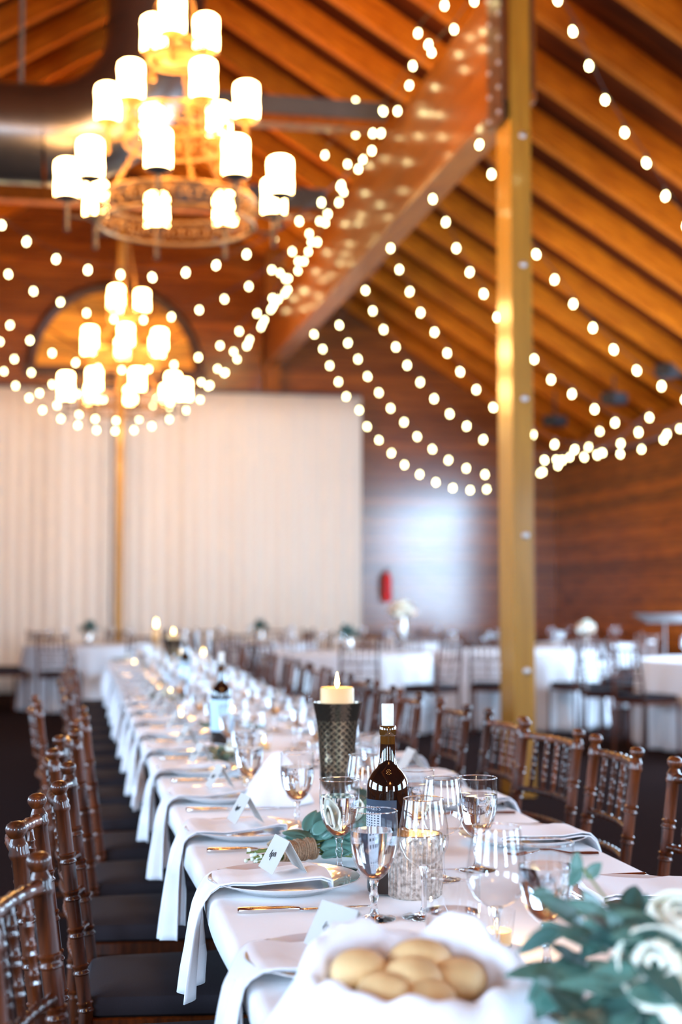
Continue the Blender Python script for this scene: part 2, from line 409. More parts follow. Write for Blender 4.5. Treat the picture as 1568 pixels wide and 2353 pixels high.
# girder on the right with post, steel plates
def bolt(mb, p, d, r=.022, h=.014):
    d = Vector(d).normalized(); p = Vector(p)
    mb.tube([p, p+d*h*.5, p+d*h], [r, r, r*.6], 10)
GX0, GX1, GZ0, GZ1 = 2.91, 3.14, 4.70, 5.56
PY0 = 8.95; PX0 = 2.945
gd = MB().box(GX0, GX1, PY0+.02, YF, GZ0, GZ1).build('beam_right', M['girder'], smooth=False, bevel=.012); gd['kind'] = 'structure'
lip = MB().box(GX0-.012, GX1, PY0+.02, YF, GZ0-.055, GZ0-.002).build('beam_lip', M['girder'], gd, smooth=False, bevel=.01)
gd2 = MB().box(XC*2-GX1, XC*2-GX0, -6.8, YF, GZ0, GZ1).build('beam_left', M['girder'], smooth=False, bevel=.012); gd2['kind'] = 'structure'
ps = MB().box(PX0, PX0+.145, PY0, PY0+.31, 0, 6.6).build('pillar_right', M['post'], smooth=False, bevel=.006); ps['kind'] = 'structure'
gb = MB().box(GX0-.03, GX0-.004, PY0-.02, PY0+.30, 4.50, 6.2).build('steel_plate', M['darktrim'], ps, smooth=False, bevel=.004)
MB().box(PX0+.146, PX0+.165, PY0-.005, PY0+.25, 4.72, 6.2).build('steel_plate', M['darktrim'], ps, smooth=False)
for zz in [4.56+.17*i for i in range(9)]:
    for yy in (PY0+.03, PY0+.24):
        q = MB(); bolt(q, (GX0-.03, yy, zz), (-1, 0, 0), .018, .016); q.build('bolt', M['zinc'], ps)
for zz in (.82, 1.71, 2.62, 3.52, 4.40):
    q = MB(); bolt(q, (PX0+.085, PY0, zz), (0, -1, 0), .024, .014); q.build('bolt', M['zinc'], ps)
# slim posts further back
for (px, py, r, nm) in ((.80, 18.9, .052, 'pillar_centre'), (3.02, 20.25, .11, 'pillar_far')):
    MB().box(px-r, px+r, py-r, py+r, 0, roof_z(px)+.1).build(nm, M['post' if nm == 'pillar_centre' else 'girder'], smooth=False, bevel=.008)['kind'] = 'structure'
# tie beams
for (yy, z0, z1, nm) in ((12.35, 5.52, 5.73, 'tie_beam'), (15.3, 5.52, 5.79, 'tie_beam')):
    o = MB().box(2*XC-GX1, GX1, yy-.1, yy+.1, z0, z1).build(nm, M['girder'], smooth=False, bevel=.01); o['kind'] = 'structure'
    MB().box(1.2, GX0-.05, yy-.13, yy+.13, z0+.07, z1+.02).build('steel_sleeve', M['bluesteel'], o, smooth=False)
# side-wall top plate
MB().box(XR-.16, XR, YB, YF, EAVE-.28, EAVE-.02).build('trim_1', M['girder'], smooth=False)['kind'] = 'structure'
MB().box(XL, XL+.16, YB, YF, EAVE-.28, EAVE-.02).build('trim_2', M['girder'], smooth=False)['kind'] = 'structure'
# arched fan panel on the far gable
AX, AZ, AR = .79, 4.58, 1.17
aw = empty('window_arch', (AX, YF, AZ)); aw['kind'] = 'structure'
def halfdisc(r, y0, y1, n=32):
    m = MB(); vs = [(r*math.cos(PI*i/n), yy, r*math.sin(PI*i/n)) for yy in (y0, y1) for i in range(n+1)]
    m.add(vs, [tuple(range(n+1)), tuple(range(2*n+1, n, -1))]+[(i, i+n+1, (i+1)+n+1, i+1) for i in range(n)]+[(0, n, 2*n+1, n+1)]); return m
halfdisc(AR-.03, -.03, -.005).build('arch_panel', M['arch'], aw, smooth=False)['kind'] = 'structure'
fr = MB(); fr.tube([((AR+.02)*math.cos(PI*i/40), -.04, (AR+.02)*math.sin(PI*i/40)) for i in range(41)], .075, 8)
fr.box(-AR-.12, AR+.12, -.10, .0, -.11, .02); fr.build('arch_frame', M['darktrim'], aw)
for i in range(1, 6):
    a = PI*i/6
    MB().tube([(.25*math.cos(a), -.045, .25*math.sin(a)), (AR*math.cos(a), -.045, AR*math.sin(a))], .014, 6).build('glazing_bar', M['girder'], aw)
MB().tube([(.25*math.cos(PI*i/16), -.045, .25*math.sin(PI*i/16)) for i in range(17)], .016, 6).build('glazing_bar', M['girder'], aw)
# drapes in front of the far wall
def drape(x0, x1, name, label, seed):
    r2 = random.Random(seed); ph = [r2.uniform(0, 6) for _ in range(6)]
    root = empty(name, (x0, 20.05, 0), 0, label, 'curtain', 'cream drapes on the far wall')
    w = x1-x0
    def fn(u, v):
        x = u*w; z = .02+v*4.21
        a = .005+.008*(1-v)
        y = a*math.sin(x*36+1.5*math.sin(x*2.3+ph[0])+.5*v)+.008*math.sin(x*9+ph[1])
        return (x, y, z)
    MB().grid(fn, int(w*48), 10).build('drape_panel', M['curtain'], root, thick=.006)
    MB().tube([(0, 0, 4.25), (w, 0, 4.25)], .022, 10).build('rail', M['plastic'], root)
drape(XL+.1, .72, 'curtain', 'cream floor length drape to the left of the slim centre post', 3)
drape(.745, 4.31, 'curtain', 'cream floor length drape to the right of the slim centre post', 4)
# fire extinguisher
p = at_y(892, 1345, 20.3)
fe = empty('fire_extinguisher', (p.x, 20.33, 1.26), 0, 'small red fire extinguisher on the wood wall right of the drape', 'fire extinguisher')
MB().lathe([(1e-4, 0), (.06, .005), (.065, .03), (.065, .33), (.05, .39), (.025, .42), (.022, .45), (1e-4, .45)], 16).build('cylinder_body', M['red'], fe)
MB().tube([(0, 0, .45), (0, -.02, .49), (.05, -.03, .5)], .012, 8).build('valve_lever', M['black'], fe)
MB().tube([(0, -.01, .46), (-.06, -.03, .40), (-.075, -.03, .25), (-.07, -.03, .12)], .009, 8).build('hose', M['black'], fe)
MB().box(-.03, .03, .06, .12, .1, .4).build('wall_bracket', M['black'], fe, smooth=False)
# duct with elbow and hangers
du = empty('air_duct', (0, 0, 0), 0, 'large round galvanised duct bending up towards the ridge behind the chandelier', 'duct')
DY, DZ, DR, ER = 10.7, 4.76, .37, .84; DX = .70
path = [(XL+.02+i*.5, DY, DZ) for i in range(int((DX-ER-XL)/.5)+1)]+[(DX-ER, DY, DZ)]
elb = [(DX-ER+ER*math.sin(PI/2*i/10), DY, DZ+ER-ER*math.cos(PI/2*i/10)) for i in range(1, 11)]
path2 = [(DX, DY, DZ+ER+i*.25) for i in range(1, 7)]
q = MB(); q.tube(path, DR, 36, cap=False); q.build('duct_run', M['duct'], du)
q = MB(); q.tube([(DX-ER, DY, DZ)]+elb, DR+.004, 36, cap=False); q.build('duct_elbow', M['duct'], du)
q = MB(); q.tube([(DX, DY, DZ+ER)]+path2, DR, 36, cap=False); q.build('duct_riser', M['duct'], du)
for xx in (-1.35, -.78, -.50, -2.6): 
    MB().tube([(xx-.018, DY, DZ), (xx-.018, DY, DZ), (xx+.018, DY, DZ)], [DR+.012]*3, 36, cap=False).build('seam_band', M['duct'], du)
MB().tube([(DX, DY, DZ+ER+.02), (DX, DY, DZ+ER+.06)], [DR+.012]*2, 36, cap=False).build('seam_band', M['duct'], du)
p = at_y(46, 100, DY-.42)
MB().tube([(p.x, DY, DZ+DR), (p.x, DY, roof_z(p.x)+.1)], .018, 8).build('hanger_rod', M['bluesteel'], du)
# dark floodlights under the right eave
for (u, v, D, lb) in ((1538, 850, 15.0, 'black boxy floodlight under the right eave, largest and nearest'), (1412, 914, 16.4, 'black boxy floodlight under the right eave, middle of three'), (1276, 966, 18.2, 'black boxy floodlight under the right eave, smallest and farthest')):
    p = at_y(u, v, D)
    r = empty('floodlight', p, .5, lb, 'floodlight', 'floodlights under the right eave')
    MB().box(-.14, .14, -.1, .1, -.08, .06).build('lamp_housing', M['black'], r, smooth=False, bevel=.01)
    MB().box(-.11, .11, -.115, -.1, -.06, .05).build('lens', M['bluesteel'], r, smooth=False)
    MB().tube([(0, 0, .05), (0, 0, roof_z(p.x)-p.z+.05)], .014, 8).build('bracket', M['black'], r)

# ------------------------------------------------------------------ chandeliers
def scroll(mb, cx, cz, r, R, turns=1.5, rr=.006, flip=1):
    # scroll drawn on the cylinder of radius R around z (cx = arc length position)
    pts = []
    for i in range(18):
        t = i/17; a = t*turns*2*PI; rad = r*(1-t*.8)
        s = cx+flip*rad*math.cos(a); z = cz+rad*math.sin(a)
        th = s/R; pts.append((R*math.cos(th), R*math.sin(th), z))
    mb.tube(pts, rr, 5)
def chandelier():
    root = empty('chandelier', (0, 0, 0), 0, '', 'chandelier', 'three tier iron chandeliers')
    tiers = ((9, .69, 0.0, .50, -.20, .15, math.radians(0)), (6, .45, .53, .335, .34, .17, math.radians(30)), (3, .20, 1.02, .185, .85, .10, math.radians(0)))
    for ti, (n, R, zs, rr, zr, bh, ph) in enumerate(tiers):
        b = MB()
        for z in (zr-bh/2, zr+bh/2):
            b.tube([(rr*math.cos(2*PI*k/48), rr*math.sin(2*PI*k/48), z) for k in range(48)], .013, 6, closed=True)
        ns = int(2*PI*rr/.085)
        for k in range(ns):
            scroll(b, k*2*PI*rr/ns, zr, bh*.42, rr, flip=1 if k % 2 else -1)
        b.build('ring', M['goldiron'] if ti else M['bronze'], root)
        cup = MB(); arms = MB()
        for k in range(n):
            a = ph+2*PI*k/n; c, s = math.cos(a), math.sin(a)
            P3 = lambda r, z: (r*c, r*s, z)
            arm = MB()
            arm.tube([P3(rr, zr-.03), P3((rr+R)/2, zr-.05), P3(R, zr-.04)], .011, 6)
            arm.tube([P3(R, zr-.14), P3(R, zr-.13), P3(R, zr-.11), P3(R, zs-.145)], [.010, .02, .014, .014], 8)
            arm.build('arm', M['goldiron'] if ti else M['blackiron'], root)
            cp = MB().lathe([(1e-4, 0), (.03, .002), (.075, .024), (.082, .032), (.078, .032), (1e-4, .02)], 16, (R*c, R*s, zs-.15))
            cp.build('cup', M['blackiron'] if ti == 0 else M['goldiron'], root)
            sh = MB().lathe([(1e-4, 0), (.072, 0), (.078, .01), (.080, .07), (.076, .13), (.080, .19), (.076, .225), (.060, .238), (1e-4, .238)], 18, (R*c, R*s, zs-.119), rf=lambda a_, z: 1+.012*math.sin(3*a_+z*30))
            sh.build('candle_shade', M['shade'], root)
        # chains
        zt = [tiers[1][4], tiers[2][4], 1.75][ti]; rt = [tiers[1][3]*.75, tiers[2][3]*.7, .04][ti]
        for k in range(6 if ti == 0 else 3):
            a = ph+.35+2*PI*k/(6 if ti == 0 else 3); L_ = 14
            ch = MB()
            for j in range(L_):
                t0, t1 = (j+.0)/L_, (j+1.15)/L_
                def at(t): 
                    r = rr+(rt-rr)*t; z = zr+bh/2+(zt-bh*.4-zr-bh/2)*t
                    return Vector((r*math.cos(a), r*math.sin(a), z))
                p0, p1 = at(t0), at(t1); d = (p1-p0); mid = (p0+p1)/2
                side = Vector((-math.sin(a), math.cos(a), 0)) if j % 2 else Vector((math.cos(a), math.sin(a), .3)).normalized()
                lp = [mid+d*.5*math.cos(2*PI*q/8)+side*.014*math.sin(2*PI*q/8) for q in range(8)]
                ch.tube(lp, .0042, 4, closed=True)
            ch.build('chain', M['goldiron'], root)
    MB().lathe([(1e-4, .78), (.10, .79), (.175, .83), (.18, .84), (1e-4, .83)], 24).build('canopy_dish', M['goldiron'], root)
    MB().tube([(0, 0, .80), (0, 0, 1.75)], .012, 8).build('centre_rod', M['goldiron'], root)
    return root
CHP = Proto(chandelier())
base_ang = math.radians(-90)-YAW
for (y, z, lb, a) in ((9.03, 3.96, 'large lit three tier chandelier hanging high at the upper left', 7.3), (16.3, 3.70, 'smaller looking lit three tier chandelier hanging in front of the arched panel', 24),
                   (1.9, 3.95, 'three tier chandelier hanging above the near end of the long table', 0), (-5.0, 3.95, 'three tier chandelier hanging near the entrance end of the hall', 0)):  # last two hang out of view, added for warm light from above
    r = CHP.put((XC-.045, y, z), base_ang+math.radians(5-a) if a else 0, lb, 'three tier iron chandeliers')
    MB().tube([(0, 0, 1.74), (0, 0, ZR-z-.1)], .010, 8).build('hanging_rod', M['goldiron'], r)

# ------------------------------------------------------------------ string lights
bulb_me = MB().lathe([(1e-4, -.026), (.008, -.024), (.0145, -.014), (.0165, -.003), (.0145, .008), (.009, .018), (.007, .024), (1e-4, .024)], 12).data('bulb', M['bulb'])
def string(pts, label, extra_start=None, extra_end=None):
    """pts: world bulb positions in order"""
    root = empty('string_lights', pts[0], 0, label, 'string lights', 'warm globe string lights')
    o0 = pts[0]
    wp = []
    if extra_start is not None: wp.append(Vector(extra_start)-o0)
    wp += [p-o0+Vector((0, 0, .055)) for p in pts]
    if extra_end is not None: wp.append(Vector(extra_end)-o0)
    w = MB(); w.tube(wp, .0032, 5)
    for p in pts: w.tube([p-o0+Vector((0, 0, .062)), p-o0+Vector((0, 0, .022))], [.010, .012], 8)
    w.build('cable', M['wire'], root)
    for p in pts:
        b = bpy.data.objects.new('bulb', bulb_me); COL.objects.link(b); b.parent = root; b.location = p-o0
        b.rotation_euler = (rnd.uniform(-.25, .25), rnd.uniform(-.25, .25), 0)
def ystr(y, px, label, s=None, e=None, slope=0):
    pts = []
    for i, (u, v) in enumerate(px):
        pts.append(at_y(u, v, y+slope*i))
    string(pts, label, s, e)
gx = GX1+.02
ystr(8.1, [(1282,0),(1317,72),(1354,151),(1391,229),(1436,304),(1486,374),(1530,450),(1578,520)], 'nearest string of heart shaped glowing bulbs at upper right', (gx, 8.1, 4.75))
ystr(9.75, [(1102,332),(1130,400),(1160,463),(1196,526),(1233,584),(1275,642),(1318,698),(1363,753),(1411,803),(1464,851),(1521,887),(1575,918)], 'string of bulbs passing behind the big post at mid height', (gx, 9.75, 4.7))
ystr(11.0, [(995,457),(1025,510),(1049,570),(1080,625),(1112,675),(1143,729),(1184,779),(1228,825),(1267,872),(1315,905),(1367,940),(1414,971),(1468,993),(1533,998)], 'third string from the right leaving the girder', (gx, 11.0, 4.7))
ystr(12.3, [(898,570),(918,619),(942,670),(967,718),(999,763),(1028,811),(1058,854),(1095,895),(1134,936),(1176,968),(1225,998),(1275,1021),(1321,1033),(1373,1045),(1427,1019),(1493,959)], 'string of bulbs falling from the girder at upper centre, fourth from the right', (gx, 12.3, 4.7))
ystr(13.4, [(840,667),(857,714),(882,757),(910,797),(936,839),(966,878),(998,916),(1034,951),(1073,979),(1111,1010),(1154,1035),(1202,1050),(1252,1057),(1293,1057),(1343,1050),(1385,1040),(1426,1043),(1475,1032),(1525,1010),(1563,985)], 'string of bulbs falling from the girder, fifth from the right', (gx, 13.4, 4.7))
ystr(14.8, [(780,747),(800,788),(823,825),(845,865),(871,902),(898,938),(929,970),(959,1003),(994,1032),(1031,1057),(1072,1076),(1115,1090),(1160,1097),(1202,1096),(1248,1084),(1283,1070),(1310,1050),(1353,1027),(1379,991)], 'string of bulbs falling past the drape corner, second lowest on the right', (gx, 14.8, 4.7))
ystr(16.0, [(722,768),(742,802),(758,840),(778,877),(796,911),(826,942),(844,980),(871,1011),(900,1041),(930,1068),(965,1090),(1002,1108),(1041,1121),(1081,1126),(1119,1124),(1162,1118),(1204,1104),(1242,1087),(1279,1056)], 'lowest string of bulbs on the right, starting beside the drape corner', (gx, 16.0, 4.7))
# swags over the middle of the hall
ystr(11.5, [(4,517),(61,555),(129,595),(202,620),(277,631),(350,637),(427,626),(497,609),(567,584),(630,549),(688,508),(739,465),(785,425),(824,388),(855,346),(876,306),(882,256)], 'highest swag of bulbs crossing the upper left below the large chandelier')
ystr(14.4, [(-40,590),(19,630),(77,669),(139,694),(199,719),(262,733),(330,735),(394,728),(458,712),(516,687),(572,658),(625,620),(672,578),(711,537),(752,490)], 'second highest swag of bulbs across the left, above the arched panel')
ystr(15.45, [(-20,705),(23,747),(69,782),(120,811),(174,833),(226,845),(280,850),(342,848),(400,838),(456,821),(506,794),(550,761),(591,720),(626,685),(656,640),(686,600)], 'middle swag of bulbs across the left, crossing the arched panel')
ystr(17.6, [(0,785),(33,825),(72,856),(120,883),(178,905),(238,918),(300,921),(360,915),(415,900),(463,878),(500,847),(537,808),(574,780),(603,745),(630,700),(655,668)], 'swag of bulbs on the left just above the drape top')
ystr(18.2, [(9,853),(36,886),(67,914),(98,942),(140,962),(179,977),(222,988),(265,990),(308,988),(349,979),(389,963),(427,942),(460,918),(483,885),(515,857),(545,825),(570,790),(600,752)], 'lowest swag of bulbs on the left hanging in front of the drape')
ystr(17.15, [(91,903),(131,931),(182,951),(219,962),(267,966),(320,962),(352,930),(388,939),(433,915),(478,887),(518,856),(567,795),(608,735),(640,688)], 'second lowest swag of bulbs on the left around the far chandelier')
def xstr(px, label, x):
    string([at_x(u, v, x) for u, v in px], label)
xstr([(1090,2),(1044,67),(992,120),(941,196),(914,255),(832,291),(799,377),(790,441),(748,512),(709,578),(685,622),(662,665),(638,684),(622,712)], 'string of bulbs running along the upper left edge of the girder', 2.80)
xstr([(1022,12),(961,76),(985,102),(949,151),(880,254),(857,306),(818,308),(834,366),(779,465),(735,508),(716,556),(699,600),(663,640),(655,675),(626,706)], 'tangled string of bulbs hanging loosely beside the girder edge', 2.70)
xstr([(818,232),(820,250),(820,268),(747,356),(782,430),(754,492),(730,556),(672,578),(644,627)], 'short drooping string of bulbs left of the girder below the tie beam', 2.60)

# ------------------------------------------------------------------ chairs
RECL = .06
def px_(z): return -.185 - (RECL*((z-.46)/.46) if z > .46 else .02*(1-z/.46))
def bamboo(path_fn, z0, z1, r, rings, n=10, end=True):
    zs = []
    for zr in rings:
        for dz, k in ((-.011, 1), (-.0085, 1.2), (-.0055, 1.2), (-.0025, 1.02), (.0025, 1.02), (.0055, 1.2), (.0085, 1.2), (.011, 1)):
            zs.append((zr+dz, r*k))
    zs = [(z0, r)]+sorted(zs)+[(z1, r)]
    return [path_fn(z) for z, _ in zs], [q for _, q in zs]
def chair_full():
    root = empty('chiavari_chair', (0, 0, 0), 0, '', 'chair')
    H = .92; hw = .17
    for s in (-1, 1):
        rings = [.11+.073*i for i in range(10)]
        P_, R_ = bamboo(lambda z: Vector((px_(z), s*hw, z)), 0, .858, .0140, rings, 12)
        for z, r in ((.862, .0165), (.868, .0175), (.874, .0155), (.880, .0165), (.886, .0135), (.893, .0105), (.897, .0140), (.903, .0175), (.910, .0180), (.916, .015), (.920, .008), (.9205, .001)):
            P_.append(Vector((px_(z), s*hw, z))); R_.append(r)
        MB().tube(P_, R_, 14).build('back_post', M['chair'], root)
        P_, R_ = bamboo(lambda z: Vector((.19, s*(hw+.02), z)), 0, .44, .0140, [.06, .16, .26, .36, .42], 12)
        MB().tube(P_, R_, 12).build('front_leg', M['chair'], root)
        st = MB()
        for zz in (.16, .27):
            st.tube([(px_(zz), s*hw, zz), (.19, s*(hw+.02), zz)], .0085, 8)
        st.build('side_stretcher', M['chair'], root)
    fs_ = MB(); fs_.tube([(.19, -hw-.02, .20), (.19, hw+.02, .20)], .0085, 8); fs_.build('front_stretcher', M['chair'], root)
    def rail(z, r, name, bow=.028, n=9):
        def f(t): return Vector((px_(z)-bow*math.sin(PI*t), -hw+2*hw*t, z))
        P_ = []; R_ = []
        for i in range(n*4+1):
            t = i/(n*4); P_.append(f(t)); R_.append(r*(1.22 if i % 4 == 2 else 1))
        MB().tube(P_, R_, 10).build(name, M['chair'], root)
    rail(.872, .0105, 'top_rail'); 
    for z in (.715, .640, .562): rail(z, .0085, 'cross_rail', .024, 12)
    for k in range(5):
        t = (k+1)/6; y = -hw+2*hw*t; bow = .026*math.sin(PI*t)
        P_, R_ = bamboo(lambda z: Vector((px_(z)-bow, y, z)), .715, .872, .0066, [.755, .795, .835], 8)
        MB().tube(P_, R_, 8).build('spindle', M['chair'], root)
    # seat
    def sq(z, g, r=.03, nx=6):
        pts = []
        hx0, hx1, hy = -.195+g, .205-g, .195-g
        for (cx, cy, a0) in ((hx1-r, hy-.0-r, 0), (hx0+r, hy-.02-r, 90), (hx0+r, -hy+.02+r, 180), (hx1-r, -hy+r, 270)):
            for i in range(nx+1):
                a = math.radians(a0+90*i/nx); pts.append((cx+r*math.cos(a), cy+r*math.sin(a), z))
        return pts
    def slab(levels):
        m = MB(); L_ = len(levels); n = len(levels[0]); m.add([p for l in levels for p in l], [(i*n+k, i*n+(k+1) % n, (i+1)*n+(k+1) % n, (i+1)*n+k) for i in range(L_-1) for k in range(n)]+[tuple(range(n))[::-1], tuple((L_-1)*n+k for k in range(n))])
        return m
    slab([sq(.418, .004), sq(.422, 0), sq(.447, 0), sq(.450, .004)]).build('seat_frame', M['chair'], root)
    slab([sq(.450, .012), sq(.456, .004), sq(.475, .002), sq(.490, .01), sq(.498, .035), sq(.502, .08)]).build('seat_cushion', M['cushion'], root)
    return root
def chair_simple():
    root = empty('chiavari_chair', (0, 0, 0), 0, '', 'chair')
    hw = .17
    for s in (-1, 1):
        P_ = [Vector((px_(z), s*hw, z)) for z in (0, .46, .86, .89, .90, .915, .92)]
        MB().tube(P_, [.014, .014, .014, .010, .018, .016, .004], 7).build('back_post', M['chair'], root)
        MB().tube([(.19, s*.19, 0), (.19, s*.19, .44)], .014, 7).build('front_leg', M['chair'], root)
    b = MB()
    for z, r in ((.872, .0105), (.715, .0085), (.64, .0085), (.562, .0085)):
        b.tube([(px_(z)-.026*math.sin(PI*i/6), -hw+2*hw*i/6, z) for i in range(7)], r, 6)
    for k in range(5):
        t = (k+1)/6; y = -hw+2*hw*t; bow = .026*math.sin(PI*t)
        b.tube([(px_(.56)-bow, y, .715), (px_(.872)-bow, y, .872)] if 0 else [(px_(.562)-bow, y, .562) if k == 2 else (px_(.715)-bow, y, .715), (px_(.872)-bow, y, .872)], .0066, 6)
    b.build('backrest', M['chair'], root)
    MB().box(-.19, .20, -.185, .185, .42, .45).build('seat_frame', M['chair'], root, smooth=False)
    MB().box(-.185, .2, -.18, .18, .45, .495).build('seat_cushion', M['cushion'], root, bevel=.015)
    return root
CF = Proto(chair_full()); CS = Proto(chair_simple())
SK = .0155
def knobs(n, f):
    """midpoint and turn of a chair back from where its two finials stand (height .92 m)"""
    a_, b_ = at_z(n[0], n[1], .92), at_z(f[0], f[1], .92)
    d = b_-a_; print('knob gap', round(d.length, 3), round(a_.x, 3), round(a_.y, 3), round(b_.x, 3), round(b_.y, 3))
    return (a_+b_)/2, math.atan2(-d.x, d.y)
BK = .245
left = []
for n_, f_ in (((-50, 2085), (95, 1950)), ((37, 1885), (82, 1825)), ((134, 1795), (155, 1750)), ((119, 1722), (136, 1688))):
    m_, r_ = knobs(n_, f_); left.append((m_.x, m_.y, r_))
left += [(q[0]+SK*(q[1]-3.5), q[1], q[2]) for q in [(.045, 4.25, -.02), (.07, 4.80, 0), (-.10, 5.42, .05), (.02, 6.0, -.04), (.0, 6.6, .02), (-.02, 7.2, 0), (.03, 7.8, 0), (0, 8.4, 0), (0, 9.0, .03), (.02, 9.6, 0), (0, 10.2, 0), (0, 10.8, 0), (0, 11.4, 0)]]
for i, (x, y, r) in enumerate(left):
    lb = "dark mahogany spindle back chair, "+nth(i)+" on the long table's left"
    (CF if i < 11 else CS).put((x+BK*math.cos(r), y+BK*math.sin(r), 0), r, lb, 'chairs along the left side of the long table')
right = [(1.41, 2.33, .05)]
f_ = at_z(1560, 1739, .92); right.append((f_.x, f_.y-.165, .03))
for n_, f_ in (((1469, 1717), (1369, 1686)), ((1311, 1671), (1227, 1656)), ((1200, 1645), (1128, 1628)), ((1081, 1620), (1010, 1602))):
    m_, r_ = knobs(n_, f_); right.append((m_.x, m_.y, r_))
yy = right[-1][1]
while yy < 11.2:
    yy += .585; right.append((1.385+SK*(yy-4)+rnd.uniform(-.02, .02), yy, rnd.uniform(-.04, .04)))
for i, (x, y, r) in enumerate(right):
    lb = "varnished brown spindle back chair, "+nth(i)+" on the long table's right"
    (CF if i < 10 else CS).put((x-BK*math.cos(r), y-BK*math.sin(r), 0), PI+r, lb, 'chairs along the right side of the long table')

# ------------------------------------------------------------------ long table
TX0, TX1, TY0, TY1, TZ = .270, 1.115, .72, 12.1, .762
SK = .0155
def TS(x, y): return x+SK*(y-2.5)
tb = empty('banquet_table', (TS((TX0+TX1)/2, (TY0+TY1)/2), (TY0+TY1)/2, 0), -SK, 'very long banquet table under a fitted white cloth, running from foreground to drape', 'table')
MB().box(-.42, .42, -(TY1-TY0)/2+.015, (TY1-TY0)/2-.015, .725, .752).build('tabletop', M['darktrim'], tb, smooth=False)
n = 6
for k in range(n):
    yy = -(TY1-TY0)/2+.35+k*(TY1-TY0-.7)/(n-1)
    for s in (-1, 1):
        MB().tube([(s*.20, yy, 0), (s*.20, yy, .726)], .014, 8).build('leg', M['black'], tb)
def clothfn():
    m = MB(); sec = []
    w = (TX1-TX0)/2; R_ = .016; drop = .046
    def s_pts(sg):
        pts = [(sg*w, TZ-drop), (sg*w, TZ-R_)]
        for i in range(1, 5): a = PI/2*i/4; pts.append((sg*(w-R_+R_*math.cos(a)), TZ-R_+R_*math.sin(a)))
        return pts
    prof = s_pts(-1)+[(-w*.5, TZ+.0005), (0, TZ), (w*.5, TZ+.0005)]+s_pts(1)[::-1]
    NY = 240; Ly = TY1-TY0
    for j in range(NY+1):
        y = -Ly/2+Ly*j/NY
        for i, (x, z) in enumerate(prof):
            dx = 0
            if i == 0 or i == len(prof)-1: dx = .004*math.sin(y*9+i)*(1 if x > 0 else -1)
            m.v.append(Vector((x+dx, y, z)))
    k = len(prof)
    for j in range(NY):
        for i in range(k-1): m.f.append((j*k+i, (j+1)*k+i, (j+1)*k+i+1, j*k+i+1))
    a = len(m.v)
    for sg, jj in ((-1, 0), (1, NY)):
        base = len(m.v)
        for i, (x, z) in enumerate(prof): m.v.append(Vector((x, sg*(Ly/2+.002), min(z, TZ-drop))))
        for i in range(k-1):
            f = (jj*k+i, jj*k+i+1, base+i+1, base+i); m.f.append(f if sg < 0 else f[::-1])
    return m
tc_ = clothfn().build('tablecloth', M['cloth'], thick=.003, loc=(TS((TX0+TX1)/2, (TY0+TY1)/2), (TY0+TY1)/2, 0)); tc_.rotation_euler = (0, 0, -SK)
tag(tc_, 'white fitted cloth stretched over the long banquet table', 'tablecloth')
ZT = TZ+.002

# --------------- tableware prototypes
def goblet(name='water_goblet', water=True, ice=True):
    r = empty(name, (0, 0, 0), 0, '', 'glass')
    bowl = [(.006, .060), (.014, .064), (.024, .074), (.032, .090), (.036, .108), (.0378, .126), (.0375, .145), (.0368, .168)]
    MB().lathe(bowl, 28).build('bowl', M['gw'], r)
    MB().tube([(.0368*math.cos(2*PI*k/28), .0368*math.sin(2*PI*k/28), .168) for k in range(28)], .0009, 5, closed=True).build('rim', M['gs'], r)
    MB().lathe([(1e-4, .0006), (.034, .0006), (.0345, .0018), (.020, .004), (.008, .008), (.0055, .014), (.0048, .026), (.0062, .032), (.0075, .036), (.0062, .040), (.0052, .046), (.006, .054), (.0085, .061), (1e-4, .062)], 24).build('stem', M['gs'], r)
    if water:
        MB().lathe([(1e-4, .0635), (.012, .066), (.0225, .0755), (.0305, .091), (.0347, .109), (.0366, .126), (.0366, .1375), (1e-4, .1372)], 28).build('water', M['water'], r)
    return r
def wineglass():
    r = empty('wine_glass', (0, 0, 0), 0, '', 'glass')
    bowl = [(.004, .078), (.016, .082), (.029, .092), (.037, .107), (.0395, .122), (.038, .142), (.034, .165), (.0312, .183)]
    MB().lathe(bowl, 28).build('bowl', M['gw'], r)
    MB().tube([(.0312*math.cos(2*PI*k/28), .0312*math.sin(2*PI*k/28), .183) for k in range(28)], .0009, 5, closed=True).build('rim', M['gs'], r)
    MB().lathe([(1e-4, .0006), (.034, .0006), (.0345, .0018), (.018, .004), (.006, .009), (.0042, .018), (.0038, .050), (.0045, .068), (.008, .080), (1e-4, .081)], 24).build('stem', M['gs'], r)
    return r
def tumbler():
    r = empty('tumbler', (0, 0, 0), 0, '', 'glass')
    MB().lathe([(.036, .004), (.039, .03), (.041, .07), (.042, .115)], 28).build('glass_wall', M['gw'], r)
    MB().lathe([(1e-4, .0005), (.035, .0005), (.037, .004), (.0365, .009), (1e-4, .009)], 28).build('glass_base', M['gs'], r)
    MB().lathe([(1e-4, .0095), (.0360, .0095), (.0385, .03), (.0398, .062), (1e-4, .062)], 28).build('water', M['water'], r)
    MB().tube([(.042*math.cos(2*PI*k/28), .042*math.sin(2*PI*k/28), .115) for k in range(28)], .001, 5, closed=True).build('rim', M['gs'], r)
    return r
GOB = Proto(goblet()); WIN = Proto(wineglass()); TUM = Proto(tumbler())
def plate():
    r = MB().lathe([(1e-4, .006), (.078, .006), (.088, .008), (.100, .0145), (.128, .0205), (.136, .0225), (.1375, .0215), (.132, .0185), (.100, .0085), (.086, .0015), (1e-4, .0015)], 48)
    return r.build('dinner_plate', M['plate'])
PLT = Proto(tag(plate(), '', 'plate'))
